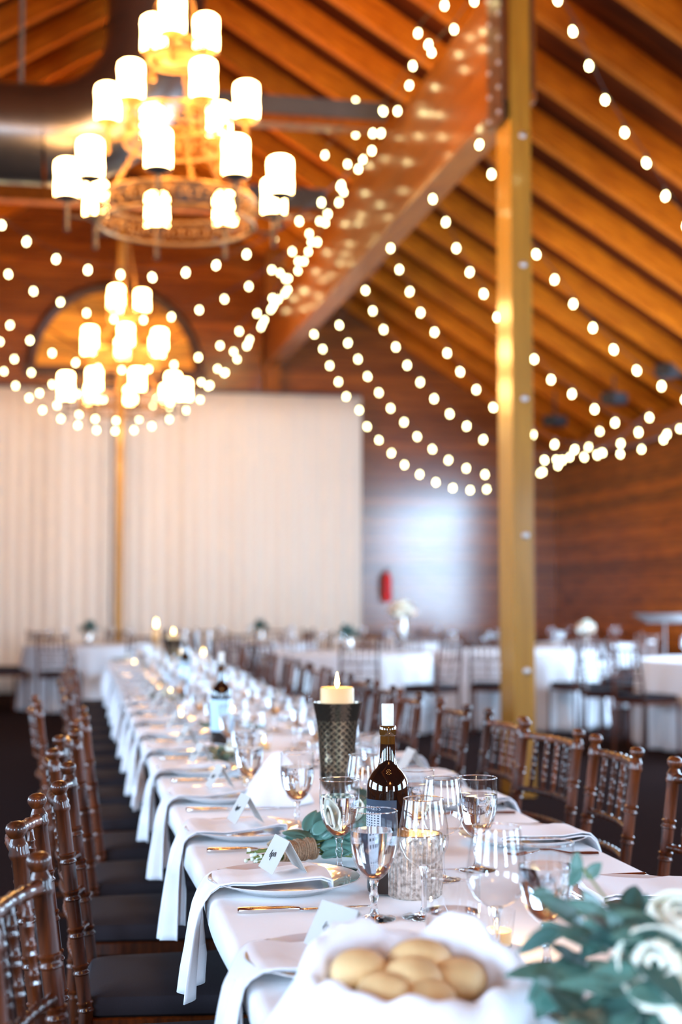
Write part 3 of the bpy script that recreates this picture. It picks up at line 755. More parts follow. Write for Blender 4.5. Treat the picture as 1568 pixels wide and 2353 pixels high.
def knife():
    r = empty('table_knife', (0, 0, 0), 0, '', 'knife')     # along +x, handle at x=0
    m = MB().tube([(0, 0, .006), (.004, 0, .006), (.05, 0, .006), (.085, 0, .006), (.105, 0, .005)], [.004, .0056, .0052, .0046, .0030], 10)
    m.build('handle', M['steel'], r)
    vs = []; N_ = 8
    b = MB()
    def fn(u, v):
        x = .103+u*.125; w = .0085*(1-u**3)+.0008; return Vector((x, (v-.5)*2*w, .0045+.001*math.cos((v-.5)*PI)))
    b.grid(fn, 12, 4).build('blade', M['steel'], r, thick=.0015)
    return r
def fork():
    r = empty('dinner_fork', (0, 0, 0), 0, '', 'fork')
    def z(x): return .003+.012*math.sin(max(0, (x-.04)/.15)*PI)**2 if x > .04 else .003
    MB().tube([(x, 0, z(x)) for x in (0, .02, .06, .10, .125)], [.0045, .0055, .0035, .0024, .003], 8).build('handle', M['steel'], r)
    b = MB()
    b.grid(lambda u, v: Vector((.122+u*.03, (v-.5)*2*(.004+.008*min(1, u*1.6)), z(.13+u*.02))), 6, 4)
    b.build('neck', M['steel'], r, thick=.0016)
    for k in range(4):
        yy = (k-1.5)*.0062
        MB().tube([(.150, yy, z(.15)), (.172, yy, .006), (.195, yy, .009)], [.0018, .0016, .0008], 6).build('tine', M['steel'], r)
    return r
KNI = Proto(knife()); FOR = Proto(fork())
def scribble(seed):
    r2 = random.Random(seed); pts = []
    for i in range(26):
        t = i/25
        pts.append(Vector((.0007, -.015+.030*t+.002*math.sin(t*40), .028+.006*t+.0045*math.sin(t*(24+seed*3))*(1 if i not in (0, 1, 9) else 2.4))))
    m = MB(); m.tube(pts, .00055, 4); return m
def card(seed):
    r = empty('place_card', (0, 0, 0), 0, '', 'place card')
    W2, H, B = .044, .056, .032; t = .0006
    for s in (-1, 1):
        m = MB().add([(s*B, -W2, 0), (s*B, W2, 0), (0, W2, H), (0, -W2, H)], [(0, 1, 2, 3)])
        m.build('card_panel', M['card'], r, smooth=False, thick=.0009)
    th = math.atan2(B, H)
    sc = scribble(seed)
    # lay on the -x panel
    mm = Matrix.Translation((-B-.0008, 0, 0)) @ Matrix.Rotation(th, 4, 'Y') @ Matrix.Rotation(PI, 4, 'Z')
    sc.xform(mm).build('handwriting', M['ink'], r)
    return r
CRD = [Proto(card(1)), Proto(card(2)), Proto(card(3))]
# napkins: strip lying on the plate, then over the table edge; local x=0 is the plate centre, -x is the edge side
EDGE = .137
def napkin(seed, big=1.0):
    r2 = random.Random(seed)
    key = [(.075, .020, .074), (.074, .032, .078), (.055, .036, .080), (.0, .031, .080), (-.06, .028, .078), (-.100, .032, .076), (-.122, .030, .070), (-.138, .018, .064), (-.148, .002, .058), (-.156, -.022, .052), (-.160, -.05, .047), (-.164, -.10, .045), (-.168, -.15*big, .050), (-.170, -.19*big, .052)]
    ph = r2.uniform(0, 6); skew = r2.uniform(-.03, .01)
    K = []
    for i in range(len(key)-1):
        for j in range(3):
            t = j/3; a, b = key[i], key[i+1]; K.append(tuple(a[k]+(b[k]-a[k])*t for k in range(3)))
    K.append(key[-1]); n_ = len(K)
    def fn(u, v):
        x, z, w = K[min(n_-1, int(round(v*(n_-1))))]
        h = max(0, -z/.2)
        y = (u-.5)*2*w*(1-.08*math.sin(v*6+ph))
        fold = .016*h**.6*math.sin(u*PI*3.4+ph) if h > 0 else 0
        lay = .003*math.sin(u*5+ph)+.004*math.sin(v*9+u*3+ph)*(1-h)
        hem = .012*math.sin(u*4+ph)*(h if h < 2 else 2)
        yy = y+skew*h
        return Vector((x+fold-.006*h, yy, z+max(lay, -.002)*(1 if h < .05 else 0)+hem*.5))
    b = MB().grid(fn, 22, n_-1)
    # the second layer of the fold, a little shorter
    def fn2(u, v):
        p = fn(u, v*.955); h = max(0, -p.z/.2)
        return Vector((p.x+(.010+.008*math.sin(u*7+ph))*min(1, h*2), p.y*.93+.008, p.z-(.006 if p.z > 0 else 0)))
    b.grid(fn2, 22, n_-1)
    o = b.build('napkin', M['napkin'], thick=.0022)
    return tag(o, '', 'napkin')
NAP = [Proto(napkin(s, b_)) for s, b_ in ((1, 1.0), (2, .92), (3, 1.08), (4, .97))]

def sidew(i): return 'at the place setting '+nth(i)
PL1 = at_z(652, 2018, .782)
yL = [PL1.y-.575+.575*i for i in range(18)]
yL = [y for y in yL if y < 11.9]
xLp = PL1.x
print('plate1', PL1, 'left count', len(yL))
for i, y in enumerate(yL):
    pos = nth(i)+" on the long table's left"
    PLT.put((TS(xLp, y), y, ZT), rnd.uniform(0, 6), 'white porcelain plate, '+pos, 'plates on the long table')
    NAP[i % 4].put((TS(xLp, y), y, ZT-.005), rnd.uniform(-.05, .05), 'white napkin over the edge, '+pos, 'napkins on the long table')
    KNI.put((TS(TX0+.028, y), y-.195, ZT), rnd.uniform(-.03, .03), 'silver table knife, '+pos, 'knives on the long table')
    if i < 12:
        FOR.put((TS(TX0+.035, y), y+.165, ZT), rnd.uniform(-.02, .06), 'silver fork, '+pos, 'forks on the long table')
        CRD[i % 3].put((TS(xLp-.005, y), y-.012, ZT+.036), (.42 if i == 0 else .10+rnd.uniform(-.05, .05)), 'folded ivory place card, '+pos, 'place cards on the long table')
yR = [1.80]+[q[1] for q in right if q[1] < 11.9]
xRp = TX1-EDGE-.002
for i, y in enumerate(yR):
    pos = nth(i)+" on the long table's right"
    PLT.put((TS(xRp, y), y, ZT), rnd.uniform(0, 6), 'white porcelain plate, '+pos, 'plates on the long table')
    NAP[(i+1) % 4].put((TS(xRp, y), y, ZT-.005), PI+rnd.uniform(-.05, .05), 'white napkin over the edge, '+pos, 'napkins on the long table')
    KNI.put((TS(TX1-.028, y), y+.195, ZT), PI+rnd.uniform(-.03, .03), 'silver table knife, '+pos, 'knives on the long table')
    if i < 12:
        FOR.put((TS(TX1-.035, y), y-.165, ZT), PI+rnd.uniform(-.04, .04), 'silver fork, '+pos, 'forks on the long table')
        if i not in (1, 2, 3): CRD[(i+1) % 3].put((TS(xRp+.005, y), y, ZT+.036), PI+rnd.uniform(-.1, .1), 'folded ivory place card, '+pos, 'place cards on the long table')
# near glasses, placed one by one where they stand
def T(u, v): 
    p = at_z(u, v, ZT); return (p.x, p.y, ZT)
near = [('g', 780, 2000, 1.03, 'water goblet in front of the twine wrapped bouquet, green leaves seen through it'),
        ('g', 860, 2112, 1.04, 'sharp ice water goblet left of the ribbed silver candle holder'),
        ('g', 683, 1905, 1.02, 'water goblet standing in front of the white napkin cone'),
        ('g', 1097, 2000, 1.05, 'water goblet right of the wine bottle with dark reflection inside'),
        ('g', 957, 1958, 1.0, 'water goblet just behind the wine bottle on its right'),
        ('g', 1258, 2228, 1.05, 'large blurred water goblet with amber foot beside the eucalyptus'),
        ('t', 1040, 2192, 1.0, 'blurred stemless water tumbler behind the bread rolls'),
        ('w', 975, 2108, 1.05, 'empty wine glass in front of the ribbed silver candle holder'),
        ('w', 1017, 2022, 1.02, 'empty wine glass right of the wine bottle'),
        ('w', 1143, 2228, 1.08, 'blurred wine glass with votive flame glowing behind it'),
        ('w', 836, 1938, 1.02, 'empty wine glass left of the wine bottle shoulder'),
        ('g', 572, 1842, 1.0, 'blurred amber tinted goblet left of the white napkin cone'),
        ('g', 826, 1840, 1.0, 'goblet right of the lattice hurricane candle holder'),
        ('g', 858, 1836, 1.0, 'goblet seen between hurricane holder and wine bottle neck')]
for (k, u, v, s, lb) in near:
    {'g': GOB, 'w': WIN, 't': TUM}[k].put(T(u, v), rnd.uniform(0, 6), lb, 'glasses on the long table', s)
for i, y in enumerate(yL):
    if i < 4: continue
    pos = nth(i)+" on the long table's left"
    GOB.put((TS(.53+rnd.uniform(-.02, .02), y), y-.12, ZT), 0, 'water goblet at the setting '+pos, 'glasses on the long table', (1, 1, 1))
    WIN.put((TS(.58+rnd.uniform(-.02, .02), y), y+.02+rnd.uniform(-.03, .03), ZT), 0, 'wine glass at the setting '+pos, 'glasses on the long table', (1, 1, 1))
for i, y in enumerate(yR):
    if i < 4: continue
    pos = nth(i)+" on the long table's right"
    GOB.put((TS(.82+rnd.uniform(-.02, .02), y), y+.10, ZT), 0, 'water goblet at the setting '+pos, 'glasses on the long table', (1, 1, 1))
    WIN.put((TS(.76+rnd.uniform(-.02, .02), y), y-.05+rnd.uniform(-.03, .03), ZT), 0, 'wine glass at the setting '+pos, 'glasses on the long table', (1, 1, 1))

# --------------- candle, flame helpers
def flame(parent, z, s=1.0, x=0, y=0):
    b = MB().lathe([(1e-4, 0), (.0035*s, .004*s), (.0048*s, .010*s), (.0040*s, .019*s), (.0018*s, .029*s), (1e-4, .036*s)], 10, (x, y, z))
    fo_ = b.build('flame', M['flame'], parent)
    return fo_
def candle_light(loc, pw):
    l = bpy.data.lights.new('candle_light', 'POINT'); l.energy = pw; l.color = (1, .58, .24); l.shadow_soft_size = .006
    o = bpy.data.objects.new('candle_light', l); COL.objects.link(o); o.location = loc
# ribbed mercury votive
def votive(R_=.049, H=.108, cat='candle holder', glow=True):
    r = empty('votive_holder', (0, 0, 0), 0, '', cat)
    rf = lambda a, z: 1+.018*math.cos(36*a)
    MB().lathe([(1e-4, 0), (R_*.9, 0), (R_, .005), (R_, H), (R_-.003, H+.001), (R_-.006, H), (R_-.006, .008), (1e-4, .008)], 144, rf=rf).build('ribbed_glass', M['mercury'], r)
    MB().lathe([(1e-4, .008), (R_*.7, .008), (R_*.7, .045), (R_*.6, .048), (1e-4, .045)], 24).build('candle', M['wax'], r)
    flame(r, .050, .9)
    return r
VOT = Proto(votive())
VOT.put(T(953, 2058), 0, 'wide ribbed silver mercury glass candle holder right of the sharp goblet', 'votives on the long table')
def clearvotive():
    r = empty('glass_votive', (0, 0, 0), 0, '', 'candle holder')
    MB().lathe([(.024, .002), (.027, .03), (.030, .055)], 24).build('glass_cup', M['gw'], r)
    MB().lathe([(1e-4, 0), (.022, .0), (.024, .004), (1e-4, .006)], 24).build('glass_base', M['gs'], r)
    MB().lathe([(1e-4, .006), (.0225, .006), (.0235, .026), (1e-4, .026)], 20).build('candle', M['wax'], r)
    flame(r, .028, .7)
    return r
CV = Proto(clearvotive())
CV.put(T(1140, 2178), 0, 'low lit glass votive glowing behind the blurred wine glass', 'votives on the long table')
for j, (x, y, w) in enumerate(((.55, 4.0, 'just left of the goblets beyond the napkin cone'), (.70, 4.9, 'near the second wine bottle'), (.50, 6.1, 'beyond the second wine bottle on the left'), (.74, 6.3, 'beyond the second wine bottle on the right'), (.55, 7.6, 'midway along the table'), (.72, 8.6, 'in the far half of the table'), (.62, 10.2, 'towards the far end of the table'), (.5, 11.3, 'at the far end of the table'))):
    CV.put((TS(x, y)-.03, y, ZT), 0, 'small lit glass votive '+w, 'votives on the long table', (1, 1, 1))

# tall hurricane with pillar candle
def hurricane():
    r = empty('hurricane_holder', (0, 0, 0), 0, '', 'candle holder')
    prof = [(1e-4, .0), (.046, 0), (.048, .004), (.030, .010), (.014, .024), (.011, .040), (.016, .055), (.020, .062), (1e-4, .066)]
    MB().lathe(prof, 28).build('pedestal', M['gs'], r)
    out = [(.018, .068), (.030, .078), (.0375, .092), (.0395, .108), (.041, .15), (.043, .19), (.0465, .225), (.051, .250), (.0555, .272)]
    inn = [(x-.003, z) for x, z in out[::-1]]
    MB().lathe([(1e-4, .067)]+out+inn+[(1e-4, .074)], 64).build('glass_vase', M['lattice'], r)
    MB().lathe([(1e-4, .235), (.0375, .235), (.0380, .240), (.0380, .302), (.036, .3055), (.020, .304), (1e-4, .303)], 32).build('pillar_candle', M['wax'], r)
    flame(r, .304, 1.0)
    return r
HUR = Proto(hurricane())
HUR.put(T(775, 1893), .3, 'tall lattice patterned mercury glass hurricane holding a lit ivory pillar candle', 'hurricane holders', 1.03)
HUR.put((.74, 9.2, ZT), .1, 'blurred tall hurricane candle holder far down the table', 'hurricane holders', (1, 1, 1))

candle_light(Vector(T(953, 2058))+Vector((0, 0, .078)), .9)
candle_light(Vector(T(1140, 2178))+Vector((0, 0, .056)), .6)
candle_light(Vector(T(775, 1893))+Vector((0, 0, .345)), .35)
# wine bottles
def bottle(label_mat, ang0, text):
    r = empty('wine_bottle', (0, 0, 0), 0, '', 'bottle')
    R_ = .0375
    MB().lathe([(1e-4, .004), (.030, .002), (.036, .005), (R_, .012), (R_, .180), (.0368, .190), (.0345, .200), (.0305, .208), (.0250, .2145), (.0195, .220), (.0160, .227), (.0143, .237), (.0135, .262)], 48).build('bottle_body', M['bottle'], r)
    MB().lathe([(.0133, .262), (.0132, .276), (.0150, .278), (.0152, .292), (.0138, .2945), (.0100, .2945), (.0095, .28)], 32).build('bottle_mouth', M['neckglass'], r)
    MB().lathe([(1e-4, .280), (.0090, .280), (.0108, .300), (.0112, .330), (.0105, .333), (1e-4, .333)], 20).build('cork', M['cork'], r)
    def patch(a0, a1, z0, z1, rr, n_=24):
        m = MB(); m.grid(lambda u, v: Vector((rr*math.cos(a0+(a1-a0)*u), rr*math.sin(a0+(a1-a0)*u), z0+(z1-z0)*v)), n_, 2); return m
    D2 = math.radians
    patch(ang0-D2(77), ang0+D2(77), .055, .167, R_+.0004, 40).build('label', label_mat, r)
    if text:
        g = MB(); rr = R_+.0008
        n_ = 6; aw_ = D2(64)
        for k in range(n_+1):
            a = ang0-aw_/2+aw_*k/n_
            q = patch(a-D2(2.6), a+D2(2.6), .066, .145, rr, 3); g.add(q.v, q.f)
        for k in range(18):
            z = .067+.0044*k
            q = patch(ang0-aw_/2, ang0+aw_/2, z-.0011, z+.0011, rr+.00005, 14); g.add(q.v, q.f)
        g.build('portcullis_print', M['print'], r)
        tm = MB(); word = 'FORTRESS'
        for k, chh in enumerate(word):
            cu = bpy.data.curves.new('t', 'FONT'); cu.body = chh; cu.size = .0088; cu.align_x = 'CENTER'; cu.resolution_u = 3
            to = bpy.data.objects.new('t', cu); COL.objects.link(to)
            bpy.context.view_layer.update()
            me = to.evaluated_get(bpy.context.evaluated_depsgraph_get()).to_mesh()
            a = ang0+D2(31)*(k-3.5)/3.5
            vs = []
            for vv in me.vertices:
                aa = a+vv.co.x/R_
                vs.append((rr*math.cos(aa), rr*math.sin(aa), .1495+vv.co.y))
            tm.add(vs, [tuple(p.vertices) for p in me.polygons])
            to.to_mesh_clear(); bpy.data.objects.remove(to); bpy.data.curves.remove(cu)
        tm.build('label_text', M['print'], r, smooth=False)
        ct = MB()
        for k, chh in enumerate('FORTRESS'):
            cu = bpy.data.curves.new('t', 'FONT'); cu.body = chh; cu.size = .0050; cu.align_x = 'CENTER'; cu.resolution_u = 2
            to = bpy.data.objects.new('t', cu); COL.objects.link(to); bpy.context.view_layer.update()
            me = to.evaluated_get(bpy.context.evaluated_depsgraph_get()).to_mesh()
            vs = []
            for vv in me.vertices:
                zz = .299+k*.0040+vv.co.x; aa = ang0+D2(-18)-vv.co.y/.0112
                r_ = .01135
                vs.append((r_*math.cos(aa), r_*math.sin(aa), zz))
            ct.add(vs, [tuple(p.vertices) for p in me.polygons])
            to.to_mesh_clear(); bpy.data.objects.remove(to); bpy.data.curves.remove(cu)
        ct.build('cork_print', M['labelgrey'], r, smooth=False)
    return r
bp_ = T(892, 2052)
toc = math.atan2(-bp_[1], -bp_[0])          # direction to the camera
b1 = bottle(M['labelgrey'], toc-math.radians(53), True); b1.location = bp_
tag(b1, 'dark wine bottle with slate grey portcullis label and a pale cork', 'bottle', 'wine bottles on the long table')
b2 = bottle(M['labelblue'], toc, False); b2.location = (.58, 5.08, ZT)
tag(b2, 'dark wine bottle with pale blue label farther down the table', 'bottle', 'wine bottles on the long table')
dup(b2, (.70, 7.9, ZT), .4, 'small blurred dark wine bottle beyond the pale blue label bottle', 'wine bottles on the long table')

# glass cylinder vases far down the table
def cyl():
    r = empty('glass_cylinder_vase', (0, 0, 0), 0, '', 'vase')
    MB().lathe([(.055, .003), (.055, .24)], 24).build('glass_wall', M['gw'], r)
    MB().lathe([(1e-4, 0), (.054, 0), (.055, .008), (1e-4, .010)], 24).build('glass_base', M['gs'], r)
    MB().lathe([(1e-4, .010), (.035, .010), (.035, .10), (1e-4, .10)], 20).build('pillar_candle', M['wax'], r)
    flame(r, .10, 1.1)
    return r
CY = Proto(cyl())
CY.put((.90, 10.6, ZT+.0), 0, 'clear glass cylinder vase with candle, left of the far pair', 'glass cylinders', (1, 1, 1.25))
CY.put((1.05, 10.35, ZT+.0), 0, 'clear glass cylinder vase with candle, right of the far pair', 'glass cylinders', (1, 1, 1.25))

# --------------- greenery
def leafmesh(mb, p, d, up, L_, w, curl=.15):
    d = Vector(d).normalized(); up = Vector(up); s = d.cross(up); 
    if s.length < 1e-4: s = d.orthogonal()
    s.normalize(); nrm = s.cross(d).normalized(); p = Vector(p)
    def fn(u, v):
        prof = math.sin(PI*min(1, max(0, v))**.8)**.75 if 0 < v < 1 else .03
        return p+d*(L_*v)+s*((u-.5)*2*w*prof)+nrm*(-curl*L_*v*v+.25*w*abs(u-.5)*2*prof)
    mb.grid(fn, 4, 8)
def rose(parent, c, R_, axis, m='petal', name='rose_bloom', seed=1):
    r2 = random.Random(seed); b = MB()
    ax = Vector(axis).normalized(); q = ax.to_track_quat('Z', 'Y').to_matrix()
    c = Vector(c)
    b.sphere(c-ax*R_*.12, R_*.42, 12, 8)
    for ring, (n_, rr, top, fl) in enumerate(((2, .46, 12, .0), (3, .66, 30, .05), (3, .92, 55, .14))):
        for k in range(n_):
            a0 = 2*PI*k/n_+ring*.8+r2.uniform(-.15, .15); span = 2*PI/n_*1.45; tp = math.radians(top+r2.uniform(-5, 5))
            def fn(u, v):
                a = a0+(u-.5)*span; w_ = abs(2*u-1)
                ph_ = math.radians(165)+(tp+.30*w_**2.5-math.radians(165))*v
                rad = R_*(rr+.03*w_)*(1+fl*max(0, v-.7)/.3)
                return c+(q @ Vector((rad*math.sin(ph_)*math.cos(a), rad*math.sin(ph_)*math.sin(a), rad*math.cos(ph_)*.95+R_*.10*(1-rr))))
            b.grid(fn, 12, 10)
    return b.build(name, M[m], parent, thick=R_*.05)
# twine-wrapped bouquet on the table
b0 = at_z(588, 1972, ZT+.02); b1_ = at_z(800, 1938, ZT+.030)
bq = empty('bouquet', (b0.x, b0.y, ZT), 0, 'small eucalyptus bouquet with twine wrapped stems lying beside the place card', 'bouquet')
ax_ = Vector((b1_.x-b0.x, b1_.y-b0.y, .012)); Lb = ax_.length; ax_.normalize(); sd = ax_.cross(Vector((0, 0, 1))).normalized(); upb = sd.cross(ax_)
def BP(t, a=0, r=0): return Vector((0, 0, .022))+ax_*t+(sd*math.cos(a)+upb*math.sin(a))*r
tA, tB = .052, .128
st = MB()
for k in range(16):
    a = rnd.uniform(0, 2*PI); r0 = rnd.uniform(.010, .021); r1 = rnd.uniform(.006, .014)
    st.tube([BP(rnd.uniform(-.02, .02), a, r0*rnd.uniform(.7, 1)), BP(tA, a, r1), BP(tB, a, r1), BP(tB+rnd.uniform(.06, .14), a+.3, r0*1.6)], .0019, 6)
st.build('stems', M['stem'], bq)
tw = MB(); npt = 17*14
tw.tube([BP(tA+(tB-tA)*i/npt, 2*PI*i/14, .0185+.0012*math.sin(i*.35)+.002*(i/npt)) for i in range(npt+1)], .0027, 5)
tw.build('twine_wrap', M['twine'], bq)
MB().tube([BP(tA-.01, .5, .02), BP(tA-.014, 1.4, .03), BP(tA-.018, 2.1, .022), BP(tA-.006, 3.0, .018)], .003, 6).build('twine_bow', M['twine'], bq)
lf = MB(); r2 = random.Random(5)
for k in range(84):
    a = r2.uniform(-.5, PI+.5) if k % 3 else r2.uniform(0, 2*PI)
    t = tB+r2.uniform(-.01, .15); d = ax_*r2.uniform(.35, 1)+(sd*math.cos(a)+upb*abs(math.sin(a)))*r2.uniform(.35, 1.0)
    p = BP(t, a, r2.uniform(.010, .040)); 
    if p.z < .006: p.z = .006
    if d.z < 0: d.z *= .1
    leafmesh(lf, p, d, (r2.uniform(-.4, .4), r2.uniform(-.9, -.2), r2.uniform(.3, 1)), r2.uniform(.045, .070), r2.uniform(.011, .018))
for k in range(8):
    leafmesh(lf, BP(tB+.0-.02*r2.random(), r2.uniform(.6, 2.2), .02), -ax_*.2+Vector((-.5, .4, .25)), (0, -.6, .8), .055, .012)
lf.build('leaves', M['leaf'], bq, thick=.0006)
lf = MB()
for k in range(30):
    a = r2.uniform(0, 2*PI); p = BP(tB+r2.uniform(.0, .16), a, .016)
    if p.z < .006: p.z = .006
    leafmesh(lf, p, ax_*r2.uniform(.3, 1)+sd*r2.uniform(-1, 1)+Vector((0, 0, r2.uniform(0, .3))), (0, -.3, 1), r2.uniform(.04, .06), r2.uniform(.010, .016))
lf.build('dark_leaves', M['leafdark'], bq, thick=.0006)
for k in range(9):
    q = BP(-.012+rnd.uniform(-.01, .02), rnd.uniform(0, 6), rnd.uniform(.005, .02)); q.z = max(q.z, .006)
    MB().sphere(q, .0042, 8, 6).build('white_berry', M['berry'], bq)
rose(bq, BP(tB+.09, 1.5, .062), .026, (-.2, -.7, .7), seed=3)
rose(bq, BP(tB+.15, .2, .045), .022, (.2, -.6, .7), seed=4)

# big eucalyptus and rose arrangement at the lower right
fb = empty('floral_garland', (.70, 1.28, ZT), 0, 'large blurred eucalyptus and ivory rose arrangement in the lower right corner', 'flowers')
fo = Vector((.70, 1.28, ZT))
def FP(u, v, y): return at_y(u, v, y)-fo
lf = MB(); ld = MB(); r2 = random.Random(11)
for k in range(70):
    u = r2.uniform(1280, 1600); v = r2.uniform(2120, 2400); y = r2.uniform(1.25, 1.55)
    p = FP(u, v, y); p.z = max(.01, p.z)
    d = Vector((r2.uniform(-1, .5), r2.uniform(-.5, .6), r2.uniform(-.25, .35)))
    (leafmesh)(lf if k % 2 else ld, p, d, (r2.uniform(-.3, .3), -.6, .8), r2.uniform(.05, .085), r2.uniform(.011, .019))
for (u, v, y, du_, dv_) in ((1400, 2180, 1.42, -90, -40), (1380, 2240, 1.40, -110, 20), (1340, 2270, 1.38, -90, 30), (1330, 2220, 1.42, -100, 60), (1400, 2290, 1.36, -60, 80), (1440, 2160, 1.45, -100, -90), (1390, 2150, 1.5, -30, -90), (1290, 2090, 1.55, -50, -40), (1350, 2140, 1.5, -90, -80), (1310, 2290, 1.38, -70, -50), (1460, 2320, 1.33, -70, 40), (1520, 2330, 1.33, 10, 60), (1300, 2320, 1.36, -50, -70)):
    p = FP(u, v, y); q = FP(u+du_, v+dv_, y-.02); d = q-p
    p.z = max(.01, p.z); leafmesh(lf, p, d, (0, -.6, .8), d.length*1.15, .017)
for (u, v, y) in ((1335, 1990, 1.60), (1345, 2018, 1.60), (1500, 2075, 1.56), (1430, 2090, 1.56), (1447, 2108, 1.56), (1322, 2012, 1.6), (1560, 2110, 1.5), (1475, 2110, 1.55)):
    p = FP(u, v, y); leafmesh(lf, p, (r2.uniform(-.5, .5), 0, r2.uniform(-1, 1)), (0, -1, .3), .028, .008)
lf.build('leaves', M['leaf'], fb, thick=.0007); ld.build('dark_leaves', M['leafdark'], fb, thick=.0007)
sm = MB()
for (a, b_) in (((1480, 2250, 1.4), (1340, 1995, 1.6)), ((1500, 2250, 1.4), (1500, 2078, 1.56)), ((1450, 2260, 1.4), (1440, 2095, 1.56)), ((1450, 2200, 1.42), (1250, 2075, 1.56)), ((1600, 2300, 1.4), (1300, 2330, 1.4))):
    p, q = FP(*a), FP(*b_); mid = (p+q)/2+Vector((0, 0, .015)); p.z = max(p.z, .01); sm.tube([p, mid, q], .0016, 5)
sm.build('stems', M['stem'], fb)
for k, (u, v, y, R_, ax2) in enumerate(((1512, 2228, 1.30, .040, (-.45, -.75, .40)), (1556, 2120, 1.42, .032, (-.1, -.6, .8)), (1590, 2300, 1.28, .036, (.1, -.8, .5)))):
    p = FP(u, v, y); p.z = max(p.z, R_*.6); rose(fb, p, R_, ax2, seed=20+k)
for (u, v, y) in ((1465, 2180, 1.42), (1515, 2175, 1.45)):
    MB().sphere(FP(u, v, y), .011, 10, 8).build('dark_fruit', M['berrydark'], fb)

# --------------- bread basket with white cloth and rolls
def nap_cloth(R_, rimr, rimz, depth, seed, peaks, under):
    r2 = random.Random(seed); ph = r2.uniform(0, 6)
    def fn(u, v):
        a = 2*PI*u; f = 1+.10*math.cos(4*(a-.6))
        r = v*R_*f
        t = v
        if r < rimr:
            s = r/rimr; z = depth+(rimz-depth)*s**3
        else:
            s = (r-rimr)/(R_*1.1-rimr); z = rimz+.012*math.sin(min(1, s*3)*PI)-(rimz-.006)*min(1, s)**1.15
        z += sum(h*math.exp(-((a-pa+PI) % (2*PI)-PI)**2/.30)*math.exp(-((r-rimr*1.06)/(.034))**2) for pa, h in peaks)
        z += .006*math.sin(7*a+ph)*max(0, min(1, (r-rimr*.7)/.05))+.003*math.sin(15*a+r*40)*max(0, min(1, (r-rimr*.6)/.05))
        rr = r*(1-.25*max(0, r-rimr)/R_)
        return Vector((rr*math.cos(a), rr*math.sin(a), max(z, .004)))
    return MB().grid(fn, 96, 30, closeu=True)
bc = at_z(960, 2262, ZT+.09)
bk = empty('bread_basket', (bc.x, bc.y, ZT), 0, 'low round wicker basket hidden under the white cloth with rolls', 'basket')
wv = MB()
for k in range(9):
    z = .006+k*.0075; R_ = .088+.0025*k
    wv.tube([(R_*math.cos(2*PI*i/48)*(1+.012*math.cos(i*PI)), R_*math.sin(2*PI*i/48)*(1+.012*math.cos(i*PI+k*PI)), z) for i in range(48)], .0042, 5, closed=True)
wv.build('woven_side', M['wicker'], bk)
MB().lathe([(1e-4, .002), (.088, .002), (.088, .008), (1e-4, .008)], 32).build('basket_floor', M['wicker'], bk)
nc = nap_cloth(.205, .108, .088, .018, 3, ((2.25, .045), (.75, .045), (1.5, .012), (-1.2, .006), (-2.4, .01)), 0).build('basket_cloth', M['napkin'], loc=(bc.x, bc.y, ZT+.006), thick=.0025)
tag(nc, 'blurred white cloth lining the bread basket in the foreground', 'cloth')
rolls = [(825, 2222, .030), (965, 2198, .045), (948, 2240, .0), (1050, 2243, .012), (880, 2272, -.03), (985, 2285, -.035)]
rl = None
names = ['leftmost large', 'topmost', 'pale middle', 'rightmost large', 'front left', 'front right']
for k, (u, v, dy) in enumerate(rolls):
    p = at_y(u, v+14, bc.y+dy-.005)
    if rl is None:
        rm = MB(); m0 = Matrix.Diagonal((1, 1, 1))
        def rfn(u_, v_):
            a = 2*PI*u_; th = PI*v_; s = math.sin(th); z = -math.cos(th)
            bumpy = 1+.03*math.sin(3*a)*s+.02*math.sin(5*a+2)*s
            return Vector((.038*s*math.cos(a)*bumpy, .034*s*math.sin(a)*bumpy, .026*z*(1 if z > 0 else .75)))
        rm.grid(rfn, 24, 14, closeu=True)
        rl = Proto(tag(rm.build('bread_roll', M['bread']), '', 'bread roll'))
    rl.put(p, rnd.uniform(0, 6), 'golden bread roll in the white cloth, '+names[k]+' of six', 'bread rolls in the basket', (1, 1, 1) if k < 4 else (.9, .9, .9))
# napkin cone farther back
def cone():
    def fn(u, v):
        a = 2*PI*u; r = .088*(1-v)**.8*(1+.10*math.cos(5*a)+.06*math.cos(3*a+1))+.004
        return Vector((r*math.cos(a)+.012*v, r*math.sin(a), .002+.132*v))
    return MB().grid(fn, 60, 16, closeu=True)
p = T(628, 1846)
c1 = cone().build('napkin_cone', M['napkin'], loc=p, thick=.002); tag(c1, 'white cloth heaped to a cone behind the nearest left goblets', 'napkin', 'heaped white cloths')
c2 = dup(c1, (.68, 6.9, ZT), 1.1, 'white cloth heaped to a cone far down the table', 'heaped white cloths')
# garlands of greenery down the middle
def spray(seed, n_=40, ln=.30, flowers=0):
    r2 = random.Random(seed); r = empty('greenery_sprig', (0, 0, 0), 0, '', 'greenery')
    l1 = MB(); l2 = MB()
    for k in range(n_):
        t = r2.uniform(-.5, .5)*ln; a = r2.uniform(0, 2*PI)
        p = Vector((r2.uniform(-.03, .03), t, .012+r2.uniform(0, .02)))
        d = Vector((math.cos(a), .8*math.sin(a), r2.uniform(.05, .6)))
        leafmesh(l1 if k % 2 else l2, p, d, (0, -.3, 1), r2.uniform(.035, .06), r2.uniform(.010, .016))
    l1.build('leaves', M['leaf'], r, thick=.0006); l2.build('dark_leaves', M['leafdark'], r, thick=.0006)
    MB().tube([(0, -ln/2, .012), (.01, 0, .02), (0, ln/2, .012)], .003, 6).build('stems', M['stem'], r)
    for k in range(flowers): rose(r, (r2.uniform(-.03, .03), (k-.5*(flowers-1))*.08, .045), .024, (r2.uniform(-.4, .4), -.5, .8), seed=seed+k)
    return r
